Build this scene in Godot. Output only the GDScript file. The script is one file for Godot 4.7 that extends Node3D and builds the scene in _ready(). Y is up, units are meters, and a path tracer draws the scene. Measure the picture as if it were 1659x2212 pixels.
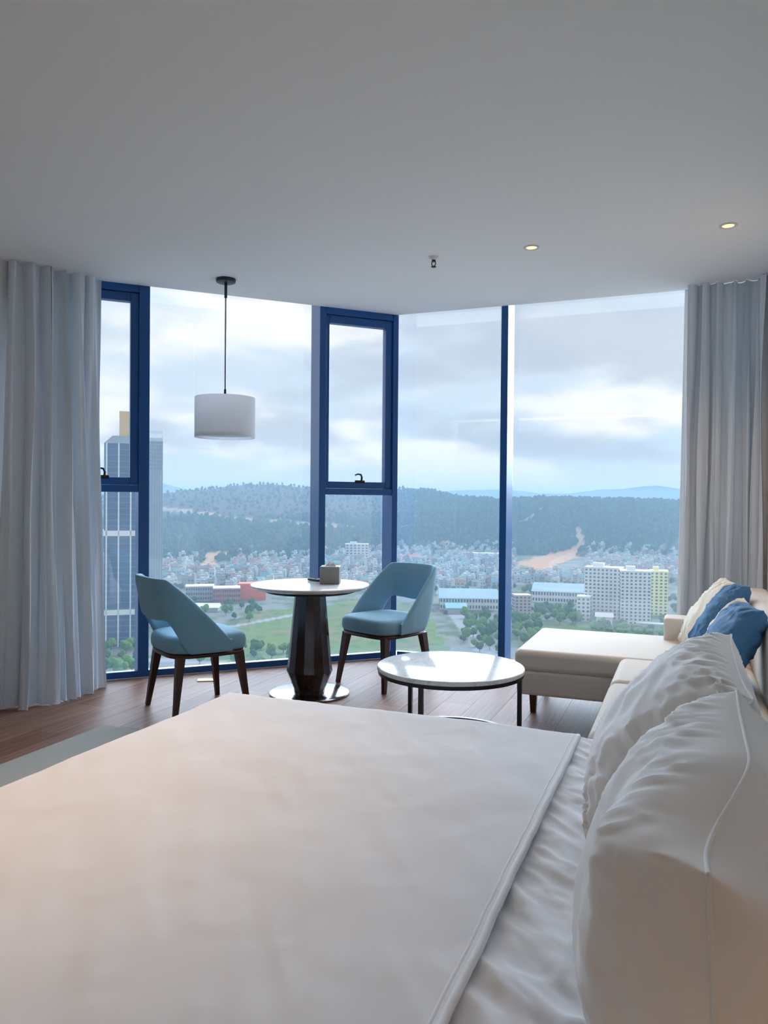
extends Node3D
# A hotel bedroom high above a hill town. x runs along the bed towards the headboard wall, -z towards the windows, y up, metres.

const F := 1661.0                      # focal length in pixels of the 1659 x 2212 frame
const EYE := Vector3(0, 1.28, 0)
const TURN := Vector3(-0.75, 21.5, 0.5)   # pitch, yaw, roll in degrees
const CEIL := 2.81
const GROUND := -98.7                  # the town lies about 100 m below the window

var M := {}
var taken := {}
var rng := RandomNumberGenerator.new()
var view := Basis()

# ------------------------------------------------------------------ geometry collector
class Geo:
	var v := PackedVector3Array()
	var n := PackedVector3Array()
	var c := PackedColorArray()
	var i := PackedInt32Array()
	var tint := Color.WHITE
	var use_tint := false

	func vert(p: Vector3, nn: Vector3) -> int:
		v.append(p)
		n.append(nn)
		if use_tint:
			c.append(tint)
		return v.size() - 1

	func tri(a: Vector3, b: Vector3, d: Vector3) -> void:
		var nn := (d - a).cross(b - a).normalized()
		var k := vert(a, nn)
		vert(b, nn)
		vert(d, nn)
		i.append_array([k, k + 1, k + 2])

	func quad(a: Vector3, b: Vector3, d: Vector3, e: Vector3) -> void:
		var nn := (d - a).cross(b - a).normalized()
		if nn.length() < 0.5:
			nn = (e - a).cross(d - a).normalized()
		var k := vert(a, nn)
		vert(b, nn)
		vert(d, nn)
		vert(e, nn)
		i.append_array([k, k + 1, k + 2, k, k + 2, k + 3])

	func box(at: Vector3, size: Vector3, bas := Basis()) -> void:
		var h := size * 0.5
		for f in 6:
			var ax := f >> 1
			var s := 1.0 if f & 1 else -1.0
			var nn := Vector3.ZERO
			nn[ax] = s
			var a := Vector3.ZERO
			a[(ax + 1) % 3] = 1.0
			var b := nn.cross(a)
			var k := v.size()
			for q in [[-1, -1], [-1, 1], [1, 1], [1, -1]]:
				vert(at + bas * ((nn + a * q[0] + b * q[1]) * h), bas * nn)
			i.append_array([k, k + 1, k + 2, k, k + 2, k + 3])

	func rbox(at: Vector3, size: Vector3, r: float, seg := 3, bas := Basis()) -> void:
		var h := size * 0.5
		r = minf(r, minf(h.x, minf(h.y, h.z)) * 0.999)
		for f in 6:
			var ax := f >> 1
			var s := 1.0 if f & 1 else -1.0
			var nn := Vector3.ZERO
			nn[ax] = s
			var a := Vector3.ZERO
			a[(ax + 1) % 3] = 1.0
			var b := nn.cross(a)
			var la := [h[(ax + 1) % 3], h[(ax + 2) % 3]]
			var ts := [[], []]
			for w in 2:
				for q in seg + 1:
					ts[w].append(-la[w] + r * (1.0 - tan(PI / 4 * (1.0 - float(q) / seg))))
				for q in seg + 1:
					ts[w].append(la[w] - r * (1.0 - tan(PI / 4 * (float(q) / seg))))
			var k := v.size()
			var cnt: int = ts[0].size()
			for q0 in ts[0]:
				for q1 in ts[1]:
					var p: Vector3 = nn * h[ax] + a * q0 + b * q1
					var inn := p.clamp(-h + Vector3.ONE * r, h - Vector3.ONE * r)
					var d := (p - inn).normalized()
					vert(at + bas * (inn + d * r), bas * d)
			for x in cnt - 1:
				for y in cnt - 1:
					var o := k + x * cnt + y
					i.append_array([o, o + 1, o + cnt + 1, o, o + cnt + 1, o + cnt])

	# f(a, b) with a in 0..1 (nu + 1 samples) and b in 0..1 (nv + 1 samples)
	func grid(nu: int, nv: int, f: Callable, flip := false, close_a := false, close_b := false) -> void:
		var k := v.size()
		for x in nu + 1:
			for y in nv + 1:
				vert(f.call(float(x) / nu, float(y) / nv), Vector3.ZERO)
		for x in nu:
			for y in nv:
				var a := k + x * (nv + 1) + y
				var b := a + 1
				var d := a + nv + 2
				var e := a + nv + 1
				if flip:
					var t := b
					b = e
					e = t
				i.append_array([a, b, d, a, d, e])
				var nn := (v[d] - v[a]).cross(v[b] - v[e])
				for q in [a, b, d, e]:
					n[q] += nn
		for x in nu + 1:
			if close_b:
				var a := k + x * (nv + 1)
				var sum := n[a] + n[a + nv]
				n[a] = sum
				n[a + nv] = sum
		for y in nv + 1:
			if close_a:
				var a := k + y
				var b := k + nu * (nv + 1) + y
				var sum := n[a] + n[b]
				n[a] = sum
				n[b] = sum
		for q in range(k, v.size()):
			n[q] = n[q].normalized() if n[q].length() > 1e-12 else Vector3.UP

	# profile: Vector2(radius, y) from bottom to top
	func lathe(profile: Array, sides: int, at := Vector3.ZERO, flat := false) -> void:
		if flat:
			for s in sides:
				var a0 := TAU * s / sides
				var a1 := TAU * (s + 1) / sides
				var d0 := Vector3(cos(a0), 0, sin(a0))
				var d1 := Vector3(cos(a1), 0, sin(a1))
				for p in profile.size() - 1:
					var lo: Vector2 = profile[p]
					var hi: Vector2 = profile[p + 1]
					var q0 := at + d0 * lo.x + Vector3.UP * lo.y
					var q1 := at + d1 * lo.x + Vector3.UP * lo.y
					var q2 := at + d1 * hi.x + Vector3.UP * hi.y
					var q3 := at + d0 * hi.x + Vector3.UP * hi.y
					quad(q0, q1, q2, q3)
			return
		# each profile step is its own band, so corners stay crisp; give close points for rounding
		for p in profile.size() - 1:
			var lo: Vector2 = profile[p]
			var hi: Vector2 = profile[p + 1]
			var e := hi - lo
			var nn2 := Vector2(e.y, -e.x).normalized()
			var n_lo := nn2
			var n_hi := nn2
			if p > 0:
				var e2: Vector2 = lo - profile[p - 1]
				var m2 := Vector2(e2.y, -e2.x).normalized()
				if m2.dot(nn2) > 0.75:
					n_lo = (m2 + nn2).normalized()
			if p < profile.size() - 2:
				var e3: Vector2 = profile[p + 2] - hi
				var m3 := Vector2(e3.y, -e3.x).normalized()
				if m3.dot(nn2) > 0.75:
					n_hi = (m3 + nn2).normalized()
			var k := v.size()
			for s in sides + 1:
				var a := TAU * s / sides
				var d := Vector3(cos(a), 0, sin(a))
				vert(at + d * lo.x + Vector3.UP * lo.y, d * n_lo.x + Vector3.UP * n_lo.y)
				vert(at + d * hi.x + Vector3.UP * hi.y, d * n_hi.x + Vector3.UP * n_hi.y)
			for s in sides:
				var o := k + s * 2
				i.append_array([o, o + 3, o + 1, o, o + 2, o + 3])

	func tube(path: Array, radii: Array, sides := 10, square := false) -> void:
		var frames := []
		var last := Vector3.ZERO
		for p in path.size():
			var t: Vector3 = (path[mini(p + 1, path.size() - 1)] - path[maxi(p - 1, 0)]).normalized()
			var side := last
			if p == 0:
				side = t.cross(Vector3.FORWARD if absf(t.z) < 0.9 else Vector3.RIGHT).normalized()
			else:
				side = (side - t * side.dot(t)).normalized()
			last = side
			frames.append([side, t.cross(side).normalized(), t])
		var sd := 4 if square else sides
		for p in path.size() - 1:
			var k := v.size()
			for s in sd + (0 if square else 1):
				var n_here := 2 if square else 1
				for w in n_here:
					var a := TAU * (s + w) / sd + (PI / 4 if square else 0.0)
					var an := TAU * (s + 0.5) / sd + PI / 4 if square else a
					for e in 2:
						var fr: Array = frames[p + e]
						var d: Vector3 = fr[0] * cos(a) + fr[1] * sin(a)
						var dn: Vector3 = fr[0] * cos(an) + fr[1] * sin(an)
						vert(path[p + e] + d * radii[p + e] * (sqrt(2.0) if square else 1.0), dn)
			if square:
				for s in 4:
					var o := k + s * 4
					i.append_array([o, o + 3, o + 2, o, o + 1, o + 3])
			else:
				for s in sd:
					var o := k + s * 2
					i.append_array([o, o + 3, o + 2, o, o + 1, o + 3])
		for e in [0, path.size() - 1]:
			var fr: Array = frames[e]
			var nn: Vector3 = fr[2] * (-1.0 if e == 0 else 1.0)
			var k := vert(path[e], nn)
			for s in sd + 1:
				var a := TAU * s / sd + (PI / 4 if square else 0.0)
				vert(path[e] + (fr[0] * cos(a) + fr[1] * sin(a)) * radii[e] * (sqrt(2.0) if square else 1.0), nn)
			for s in sd:
				if e == 0:
					i.append_array([k, k + 1 + s, k + 2 + s])
				else:
					i.append_array([k, k + 2 + s, k + 1 + s])

	# convex or concave outline in x, z (any turn), from y0 to y1
	func prism(poly: PackedVector2Array, y0: float, y1: float) -> void:
		var p2 := poly
		if Geometry2D.is_polygon_clockwise(p2):
			p2 = poly.duplicate()
			p2.reverse()
		var cnt := p2.size()
		for k in cnt:
			var a := p2[k]
			var b := p2[(k + 1) % cnt]
			quad(Vector3(a.x, y0, a.y), Vector3(b.x, y0, b.y), Vector3(b.x, y1, b.y), Vector3(a.x, y1, a.y))
		var t := Geometry2D.triangulate_polygon(p2)
		for k in range(0, t.size(), 3):
			var a := p2[t[k]]
			var b := p2[t[k + 1]]
			var d := p2[t[k + 2]]
			var up := Vector3(d.x - a.x, 0, d.y - a.y).cross(Vector3(b.x - a.x, 0, b.y - a.y)).y > 0
			if not up:
				var s := b
				b = d
				d = s
			tri(Vector3(a.x, y1, a.y), Vector3(b.x, y1, b.y), Vector3(d.x, y1, d.y))
			tri(Vector3(a.x, y0, a.y), Vector3(d.x, y0, d.y), Vector3(b.x, y0, b.y))

	func mesh() -> ArrayMesh:
		var arr := []
		arr.resize(Mesh.ARRAY_MAX)
		arr[Mesh.ARRAY_VERTEX] = v
		arr[Mesh.ARRAY_NORMAL] = n
		if use_tint:
			arr[Mesh.ARRAY_COLOR] = c
		arr[Mesh.ARRAY_INDEX] = i
		var m := ArrayMesh.new()
		m.add_surface_from_arrays(Mesh.PRIMITIVE_TRIANGLES, arr)
		return m

# ------------------------------------------------------------------ nodes
func numbered(called: String) -> String:
	var k: int = taken.get(called, 0)
	taken[called] = k + 1
	return called if k == 0 else "%s_%03d" % [called, k]

func tag(o: Node, label: String, category: String, group := "", kind := "") -> Node:
	o.set_meta("label", label)
	o.set_meta("category", category)
	if group:
		o.set_meta("group", group)
	if kind:
		o.set_meta("kind", kind)
	return o

func thing(called: String, label: String, category: String, at := Vector3.ZERO, turn := 0.0, group := "") -> Node3D:
	var o := Node3D.new()
	o.name = numbered(called)
	add_child(o)
	o.position = at
	o.rotation.y = turn
	tag(o, label, category, group)
	return o

func put(called: String, g: Variant, m: Material, parent: Node = self, at := Vector3.ZERO, kind := "") -> MeshInstance3D:
	var o := MeshInstance3D.new()
	o.mesh = g.mesh() if g is Geo else g
	o.material_override = m
	o.name = numbered(called) if parent == self else called
	parent.add_child(o, true)
	o.position = at
	o.cast_shadow = GeometryInstance3D.SHADOW_CASTING_SETTING_ON
	if kind:
		o.set_meta("kind", kind)
	return o

func struct(called: String, g: Variant, m: Material, label: String, category: String) -> MeshInstance3D:
	var o := put(called, g, m)
	tag(o, label, category, "", "structure")
	return o

func box_part(called: String, at: Vector3, size: Vector3, m: Material, parent: Node, r := 0.0, bas := Basis()) -> MeshInstance3D:
	var g := Geo.new()
	if r > 0.0:
		g.rbox(Vector3.ZERO, size, r, 2)
	else:
		g.box(Vector3.ZERO, size)
	var o := put(called, g, m, parent, at)
	o.basis = bas
	return o

# ------------------------------------------------------------------ photograph pixels to places
func ray(px: float, py: float) -> Vector3:
	return view * Vector3((px - 829.5) / F, -(py - 1106.0) / F, -1.0)

func at_height(px: float, py: float, h: float) -> Vector3:
	var d := ray(px, py)
	return EYE + d * ((h - EYE.y) / d.y)

# a place outdoors at the given straight-ahead distance along the bearing of a pixel column, at the height h
func out_at(px: float, depth: float, h: float) -> Vector3:
	var d := ray(px, 1084.0)
	d.y = 0
	var ahead := view * Vector3.FORWARD
	ahead.y = 0
	d = d / d.dot(ahead.normalized())
	return Vector3(0, h, 0) + d * depth

# ------------------------------------------------------------------ materials
func noise_tex(freq: float, octaves := 4, size := 256, as_normal := false, strength := 4.0, kind := FastNoiseLite.TYPE_SIMPLEX_SMOOTH, ramp: Gradient = null, sd := 1) -> NoiseTexture2D:
	var t := NoiseTexture2D.new()
	t.width = size
	t.height = size
	t.seamless = true
	var nz := FastNoiseLite.new()
	nz.seed = sd
	nz.noise_type = kind
	nz.frequency = freq
	nz.fractal_octaves = octaves
	t.noise = nz
	t.as_normal_map = as_normal
	t.bump_strength = strength
	if ramp:
		t.color_ramp = ramp
	return t

func ramp(stops: Array) -> Gradient:
	var g := Gradient.new()
	g.offsets = PackedFloat32Array(stops.map(func(s): return s[0]))
	g.colors = PackedColorArray(stops.map(func(s): return s[1]))
	return g

func mat(called: String, color: Color, rough := 0.8, metal := 0.0, spec := 0.5) -> StandardMaterial3D:
	var m := StandardMaterial3D.new()
	m.resource_name = called
	m.albedo_color = color
	m.roughness = rough
	m.metallic = metal
	m.metallic_specular = spec
	M[called] = m
	return m

func triplanar(m: StandardMaterial3D, scale: Vector3, world := false) -> StandardMaterial3D:
	m.uv1_triplanar = true
	m.uv1_world_triplanar = world
	m.uv1_scale = scale
	return m

func weave(m: StandardMaterial3D, per_metre: float, relief: float) -> StandardMaterial3D:
	triplanar(m, Vector3.ONE * per_metre)
	m.heightmap_enabled = true
	m.heightmap_texture = M.weave_tex
	m.heightmap_scale = relief
	return m

func weave_image() -> ImageTexture:
	var im := Image.create(128, 128, false, Image.FORMAT_L8)
	var r := RandomNumberGenerator.new()
	r.seed = 5
	for y in 128:
		for x in 128:
			var a := sin(TAU * x / 8.0)
			var b := sin(TAU * y / 8.0)
			var over := (x / 8 + y / 8) % 2 == 0
			var h := (absf(a) if over else absf(b)) * 0.7 + r.randf() * 0.3
			im.set_pixel(x, y, Color(h, h, h))
	return ImageTexture.create_from_image(im)

func wood_image(sd: int, dark: Color, light: Color) -> ImageTexture:
	var w := 256
	var im := Image.create(w, w, false, Image.FORMAT_RGB8)
	var nz := FastNoiseLite.new()
	nz.seed = sd
	nz.frequency = 1.0
	nz.fractal_octaves = 4
	for y in w:
		for x in w:
			# seamless by walking a torus in noise space; long along y
			var a := TAU * x / w
			var b := TAU * y / w
			var p := Vector3(cos(a) * 3.4 + cos(b) * 0.22, sin(a) * 3.4 + sin(b) * 0.22, cos(b) * 0.3 + sin(b) * 0.17)
			var t := clampf(0.5 + nz.get_noise_3dv(p * 1.6) * 1.1, 0, 1)
			im.set_pixel(x, y, dark.lerp(light, t))
	return ImageTexture.create_from_image(im)

func make_materials() -> void:
	M.weave_tex = weave_image()
	mat("ceiling_paint", Color(0.95, 0.95, 0.945), 0.9)
	mat("wall_paint", Color(0.90, 0.89, 0.865), 0.9)
	mat("wall_brown", Color(0.45, 0.38, 0.32), 0.6)
	mat("frame_blue", Color(0.10, 0.33, 0.58), 0.3)
	mat("sill_white", Color(0.87, 0.88, 0.89), 0.5)
	mat("base_white", Color(0.82, 0.80, 0.77), 0.6)
	var gl := mat("pane_glass", Color(0.95, 0.98, 1.0, 0.03), 0.02)
	gl.transparency = BaseMaterial3D.TRANSPARENCY_ALPHA
	var woods := [[Color(0.39, 0.26, 0.20), Color(0.53, 0.38, 0.31)], [Color(0.42, 0.29, 0.23), Color(0.56, 0.42, 0.35)], [Color(0.37, 0.25, 0.20), Color(0.51, 0.37, 0.30)], [Color(0.44, 0.31, 0.25), Color(0.58, 0.45, 0.38)]]
	for k in 4:
		var m := mat("plank_%d" % k, Color.WHITE, 0.5, 0.0, 0.3)
		m.albedo_texture = wood_image(20 + k, woods[k][0], woods[k][1])
		triplanar(m, Vector3(3.0, 3.0, 0.55))
	var dw := mat("dark_wood", Color.WHITE, 0.35)
	dw.albedo_texture = wood_image(40, Color(0.16, 0.08, 0.06), Color(0.33, 0.17, 0.12))
	triplanar(dw, Vector3(6, 1.2, 6))
	var pw := mat("pedestal_wood", Color.WHITE, 0.22)
	pw.albedo_texture = wood_image(44, Color(0.13, 0.08, 0.08), Color(0.22, 0.13, 0.12))
	triplanar(pw, Vector3(6, 1.2, 6))
	mat("polished_metal", Color(0.6, 0.58, 0.57), 0.16, 1.0)
	mat("black_metal", Color(0.06, 0.06, 0.065), 0.4, 0.4)
	mat("bronze_metal", Color(0.2, 0.19, 0.2), 0.35, 0.7)
	mat("brass", Color(0.93, 0.82, 0.6), 0.35, 0.6)
	var mb := mat("marble", Color.WHITE, 0.12, 0.0, 0.25)
	mb.albedo_texture = noise_tex(0.012, 6, 512, false, 1.0, FastNoiseLite.TYPE_SIMPLEX, ramp([[0.0, Color(0.87, 0.875, 0.875)], [0.44, Color(0.86, 0.865, 0.865)], [0.5, Color(0.72, 0.73, 0.74)], [0.56, Color(0.86, 0.865, 0.865)], [1.0, Color(0.84, 0.845, 0.845)]]), 9)
	triplanar(mb, Vector3.ONE * 1.1)
	var tf := weave(mat("teal_velvet", Color(0.47, 0.665, 0.765), 0.75), 20.0, 0.05)
	tf.rim_enabled = true
	tf.rim = 1.0
	tf.rim_tint = 0.5
	weave(mat("sofa_fabric", Color(0.86, 0.835, 0.80), 0.9), 18.0, 0.06)
	mat("cream_fabric", Color(0.88, 0.85, 0.78), 0.85)
	mat("blue_fabric", Color(0.29, 0.49, 0.67), 0.8)
	mat("linen", Color(0.93, 0.93, 0.94), 0.85)
	mat("pillow_linen", Color(0.965, 0.965, 0.965), 0.8)
	mat("mattress_fabric", Color(0.88, 0.87, 0.86), 0.9)
	mat("curtain_fabric", Color(0.86, 0.895, 0.93), 0.85)
	M.curtain_fabric.backlight_enabled = true
	M.curtain_fabric.backlight = Color(0.2, 0.2, 0.2)
	weave(mat("rug_fabric", Color(0.66, 0.66, 0.635), 0.95), 9.0, 0.15)
	var ls := weave(mat("shade_fabric", Color(0.9, 0.9, 0.9), 0.85), 22.0, 0.04)
	ls.backlight_enabled = true
	ls.backlight = Color(0.95, 0.95, 0.96)
	mat("sheer_fabric", Color(0.88, 0.86, 0.84), 0.9)
	M.sheer_fabric.backlight_enabled = true
	M.sheer_fabric.backlight = Color(0.4, 0.4, 0.4)
	mat("shade_white", Color(0.85, 0.85, 0.84), 0.8)
	mat("lamp_metal", Color(0.22, 0.23, 0.26), 0.35, 0.6)
	mat("lamp_rod", Color(0.62, 0.64, 0.67), 0.3, 0.8)
	mat("tissue_cover", Color(0.58, 0.57, 0.56), 0.5)
	mat("tissue_paper", Color(0.93, 0.93, 0.93), 0.9)
	mat("black_plastic", Color(0.05, 0.05, 0.06), 0.3)
	mat("white_plastic", Color(0.85, 0.85, 0.85), 0.4)
	var lg := mat("lamp_glow", Color(1, 0.9, 0.75), 0.5)
	lg.emission_enabled = true
	lg.emission = Color(1.0, 0.80, 0.55)
	lg.emission_energy_multiplier = 1.3
	var wg := mat("fill_lamp_glow", Color(1, 0.97, 0.93), 0.5)  # glow of the added cove strip only
	wg.emission_enabled = true
	wg.emission = Color(1.0, 0.95, 0.88)
	wg.emission_energy_multiplier = 1.0
	# outdoors
	var tm := mat("terrain", Color.WHITE, 1.0)
	tm.vertex_color_use_as_albedo = true
	tm.metallic_specular = 0.0
	var tc := mat("tinted", Color.WHITE, 0.9)
	tc.vertex_color_use_as_albedo = true
	tc.metallic_specular = 0.2
	mat("tower_glass", Color(0.26, 0.38, 0.54), 0.25)
	mat("tower_white", Color(0.92, 0.93, 0.94), 0.7)
	mat("tower_slate", Color(0.36, 0.46, 0.58), 0.5)
	mat("tower_grey", Color(0.55, 0.6, 0.65), 0.7)
	mat("tower_pale", Color(0.78, 0.81, 0.85), 0.7)
	mat("tower_gold", Color(0.88, 0.76, 0.52), 0.5)
	mat("block_white", Color(0.90, 0.90, 0.90), 0.8)
	mat("block_yellow", Color(0.93, 0.91, 0.62), 0.8)
	mat("block_pink", Color(0.80, 0.70, 0.68), 0.8)
	mat("block_grey", Color(0.70, 0.71, 0.73), 0.8)
	mat("block_red", Color(0.74, 0.46, 0.42), 0.8)
	mat("block_orange", Color(0.93, 0.42, 0.22), 0.8)
	mat("roof_blue", Color(0.42, 0.54, 0.60), 0.6)
	mat("roof_teal", Color(0.3, 0.6, 0.66), 0.6)
	mat("roof_white", Color(0.93, 0.93, 0.93), 0.7)
	mat("roof_red", Color(0.72, 0.42, 0.34), 0.8)
	mat("roof_grey", Color(0.55, 0.57, 0.6), 0.8)
	mat("window_dark", Color(0.22, 0.28, 0.34), 0.3)
	mat("leaf", Color(0.25, 0.42, 0.24), 1.0, 0.0, 0.1)
	mat("leaf_light", Color(0.38, 0.54, 0.28), 1.0, 0.0, 0.1)
	mat("leaf_forest", Color(0.24, 0.34, 0.27), 1.0, 0.0, 0.1)
	mat("bark", Color(0.3, 0.22, 0.16), 1.0)

# ------------------------------------------------------------------ sky
func make_sky() -> Sky:
	var w := 2048
	var h := 1024
	var im := Image.create(w, h, false, Image.FORMAT_RGBF)
	var a := FastNoiseLite.new()
	a.seed = 11
	a.frequency = 1.0
	a.fractal_octaves = 6
	a.fractal_gain = 0.5
	var b := FastNoiseLite.new()
	b.seed = 27
	b.frequency = 1.0
	b.fractal_octaves = 5
	var data := PackedFloat32Array()
	data.resize(w * h * 3)
	var low := Vector3(0.60, 0.70, 0.78)
	for y in h:
		var lat := (0.5 - (y + 0.5) / h) * PI
		var sl := sin(lat)
		var cl := cos(lat)
		for x in w:
			var c := low
			if sl > -0.02:
				var lon := ((x + 0.5) / w - 0.5) * TAU
				var s := maxf(sl, 0.0)
				var q := Vector3(sin(lon) * cl, 0, -cos(lon) * cl) / (s + 0.20)
				var n1 := a.get_noise_3d(q.x * 0.95, 2.0 + s * 3.0, q.z * 0.95)
				var n2 := b.get_noise_3d(q.x * 0.8, 7.0 + s * 5.0, q.z * 0.8)
				var t1 := smoothstep(-0.28, 0.18, n1)
				var t2 := smoothstep(0.0, 0.38, n2)
				c = Vector3(0.63, 0.745, 0.84).lerp(Vector3(1.0, 0.99, 0.97), t1)
				c = c.lerp(Vector3(0.50, 0.555, 0.63), t2 * 0.85)
				var low_t := 1.0 - smoothstep(0.01, 0.075, s)
				c = c.lerp(Vector3(0.86, 0.89, 0.90), low_t * 0.75)
			var o := (y * w + x) * 3
			data[o] = c.x
			data[o + 1] = c.y
			data[o + 2] = c.z
	im = Image.create_from_data(w, h, false, Image.FORMAT_RGBF, data.to_byte_array())
	var sm := PanoramaSkyMaterial.new()
	sm.panorama = ImageTexture.create_from_image(im)
	var sk := Sky.new()
	sk.sky_material = sm
	return sk

# ------------------------------------------------------------------ main
func _ready() -> void:
	rng.seed = 4
	view = Basis.from_euler(Vector3(deg_to_rad(TURN.x), deg_to_rad(TURN.y), deg_to_rad(TURN.z)))
	var cam := Camera3D.new()
	cam.name = "camera"
	add_child(cam)
	cam.position = EYE
	cam.rotation_degrees = TURN
	cam.fov = rad_to_deg(2.0 * atan(1106.0 / F))
	cam.near = 0.05
	cam.far = 20000.0
	cam.current = true

	var env := Environment.new()
	env.background_mode = Environment.BG_SKY
	env.sky = make_sky()
	env.background_energy_multiplier = 1.0
	env.tonemap_mode = Environment.TONE_MAPPER_LINEAR
	env.tonemap_exposure = 1.16
	env.sdfgi_enabled = true
	env.ssao_enabled = true
	env.ssil_enabled = true
	env.volumetric_fog_enabled = true
	env.volumetric_fog_density = 0.0
	var we := WorldEnvironment.new()
	we.name = "world_environment"
	we.environment = env
	add_child(we)

	# the sun stands behind thin cloud over the valley: a very wide, soft source
	var sun := DirectionalLight3D.new()
	sun.name = "sun"
	add_child(sun)
	sun.look_at_from_position(Vector3.ZERO, Vector3(0.02, -0.36, 0.93))
	sun.light_color = Color(0.83, 0.915, 1.0)
	sun.light_energy = 3.5
	sun.light_angular_distance = 78.0
	sun.shadow_enabled = true

	make_materials()
	print("materials ", Time.get_ticks_msec())
	build_room()
	build_windows()
	build_curtains()
	build_lamps()
	build_bed()
	build_sofa()
	build_tables()
	build_chairs()
	print("room ", Time.get_ticks_msec())
	build_land()
	print("land ", Time.get_ticks_msec())
	build_town()
	build_haze()
	print("town ", Time.get_ticks_msec())

# ------------------------------------------------------------------ the room
func v2(a: Array) -> PackedVector2Array:
	var p := PackedVector2Array()
	for q in a:
		p.append(Vector2(q[0], q[1]))
	return p

const XR := 0.5        # face of the headboard wall
const XL := -4.1       # face of the left wall
const ZB := 1.9        # face of the wall behind the camera
const ZW := -5.93      # inner line of the straight glazing
const CX := -2.22      # x of the corner where the slanted glazing begins

func build_room() -> void:
	# floor slab under the planks
	var g := Geo.new()
	var plan := v2([[XL - 0.2, ZB + 0.2], [XR + 0.2, ZB + 0.2], [XR + 0.2, ZW - 0.26], [CX - 0.11, ZW - 0.26], [XL - 0.2, ZW + (CX - XL) - 0.18]])
	g.prism(plan, -0.3, -0.012)
	var fl := struct("floor", g, M.roof_grey, "brown wood plank floor of the bedroom", "floor")
	# planks laid along z
	var inner := v2([[XL, ZB], [XR, ZB], [XR, ZW + 0.02], [CX, ZW + 0.02], [XL, ZW + (CX - XL) + 0.02]])
	var wide := 0.19
	var long := 1.5
	var row := 0
	var x := XL
	while x < XR - 0.01:
		var z : float = ZB + [0.0, 0.62, 1.1, 0.33, 0.87][row % 5]
		while z > ZW:
			var x1 := minf(x + wide, XR)
			var piece := v2([[x + 0.0008, z - 0.0008], [x1 - 0.0008, z - 0.0008], [x1 - 0.0008, z - long + 0.0008], [x + 0.0008, z - long + 0.0008]])
			for cut in Geometry2D.intersect_polygons(piece, inner):
				var pg := Geo.new()
				var mid := Vector2.ZERO
				for q in cut:
					mid += q / cut.size()
				var moved := PackedVector2Array()
				for q in cut:
					moved.append(q - mid)
				pg.prism(moved, -0.012, 0.0)
				put("plank", pg, M["plank_%d" % rng.randi_range(0, 3)], fl, Vector3(mid.x, 0, mid.y))
			z -= long
		x += wide
		row += 1
	# ceiling ends at the inner line of the glazing; above the slot a slab closes the room
	g = Geo.new()
	g.prism(inner, CEIL, CEIL + 0.1)
	struct("ceiling", g, M.ceiling_paint, "plain white painted ceiling above the bed and windows", "ceiling")
	g = Geo.new()
	g.prism(plan, CEIL + 0.22, CEIL + 0.4)
	struct("ceiling_slab", g, M.ceiling_paint, "concrete slab above the ceiling, closing the window head", "ceiling")
	g = Geo.new()
	g.box(Vector3(XR + 0.1, 1.35, (ZB + ZW - 0.26) / 2), Vector3(0.2, 3.3, ZB - ZW + 0.26 + 0.4))
	struct("wall_right", g, M.wall_paint, "cream wall behind the bed and sofa", "wall")
	g = Geo.new()
	var zl := ZW + (CX - XL)
	g.box(Vector3(XL - 0.1, 1.35, (ZB + 0.2 + zl - 0.1) / 2), Vector3(0.2, 3.3, ZB + 0.2 - zl + 0.1))
	struct("wall_left", g, M.wall_paint, "cream wall beside the grey curtain at the slanted window", "wall")
	g = Geo.new()
	g.box(Vector3((XL + XR) / 2, 1.35, ZB + 0.1), Vector3(XR - XL + 0.4, 3.3, 0.2))
	struct("wall_back", g, M.wall_brown, "brown panelled wall opposite the windows", "wall")
	g = Geo.new()
	g.rbox(Vector3(XL + 0.008, 0.05, (ZB + zl) / 2 + 0.3), Vector3(0.016, 0.1, ZB - zl - 0.6), 0.004, 2)
	struct("baseboard_left", g, M.base_white, "pale baseboard along the wall beside the grey curtain", "baseboard")
	g = Geo.new()
	g.rbox(Vector3(XR - 0.008, 0.05, (ZB + ZW) / 2), Vector3(0.016, 0.1, ZB - ZW - 0.1), 0.004, 2)
	struct("baseboard_right", g, M.base_white, "pale baseboard along the wall behind the sofa", "baseboard")
	# white sill between the low rail and the glass
	g = Geo.new()
	g.prism(v2([[XR, ZW + 0.02], [XR, ZW - 0.25], [CX - 0.1, ZW - 0.25], [XL - 0.17, zl - 0.17 + 0.0], [XL - 0.0, zl + 0.02], [CX, ZW + 0.02]]), -0.012, 0.004)
	struct("window_sill", g, M.sill_white, "white sill along the foot of the glazing", "sill")
	# rug beside and under the bed: two carpet widths with a seam
	var rug := thing("rug", "flat grey rug under the bed, showing beside its foot", "rug", Vector3(-1.7, 0, -2.0))
	box_part("carpet_width", Vector3(-0.02, 0.005, -0.71), Vector3(2.64, 0.01, 1.48), M.rug_fabric, rug, 0.004)
	box_part("carpet_width", Vector3(-0.02, 0.005, 0.79), Vector3(2.64, 0.01, 1.50), M.rug_fabric, rug, 0.004)
	# a brass floor socket plate by the slanted window
	var fp := thing("floor_socket", "small brass floor socket plate near the foot of the slanted window", "socket", Vector3(-3.165, 0, -4.612), deg_to_rad(29))
	box_part("plate", Vector3(0, 0.003, 0), Vector3(0.12, 0.006, 0.07), M.brass, fp, 0.002)
	box_part("lid", Vector3(0, 0.0065, 0), Vector3(0.09, 0.003, 0.05), M.brass, fp, 0.001)

func bay(called: String, label: String, origin: Vector3, along: Vector3) -> Node3D:
	var o := Node3D.new()
	o.name = called
	add_child(o)
	o.transform = Transform3D(Basis(along, Vector3.UP, along.cross(Vector3.UP)), origin)
	tag(o, label, "window", "", "structure")
	return o

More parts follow.
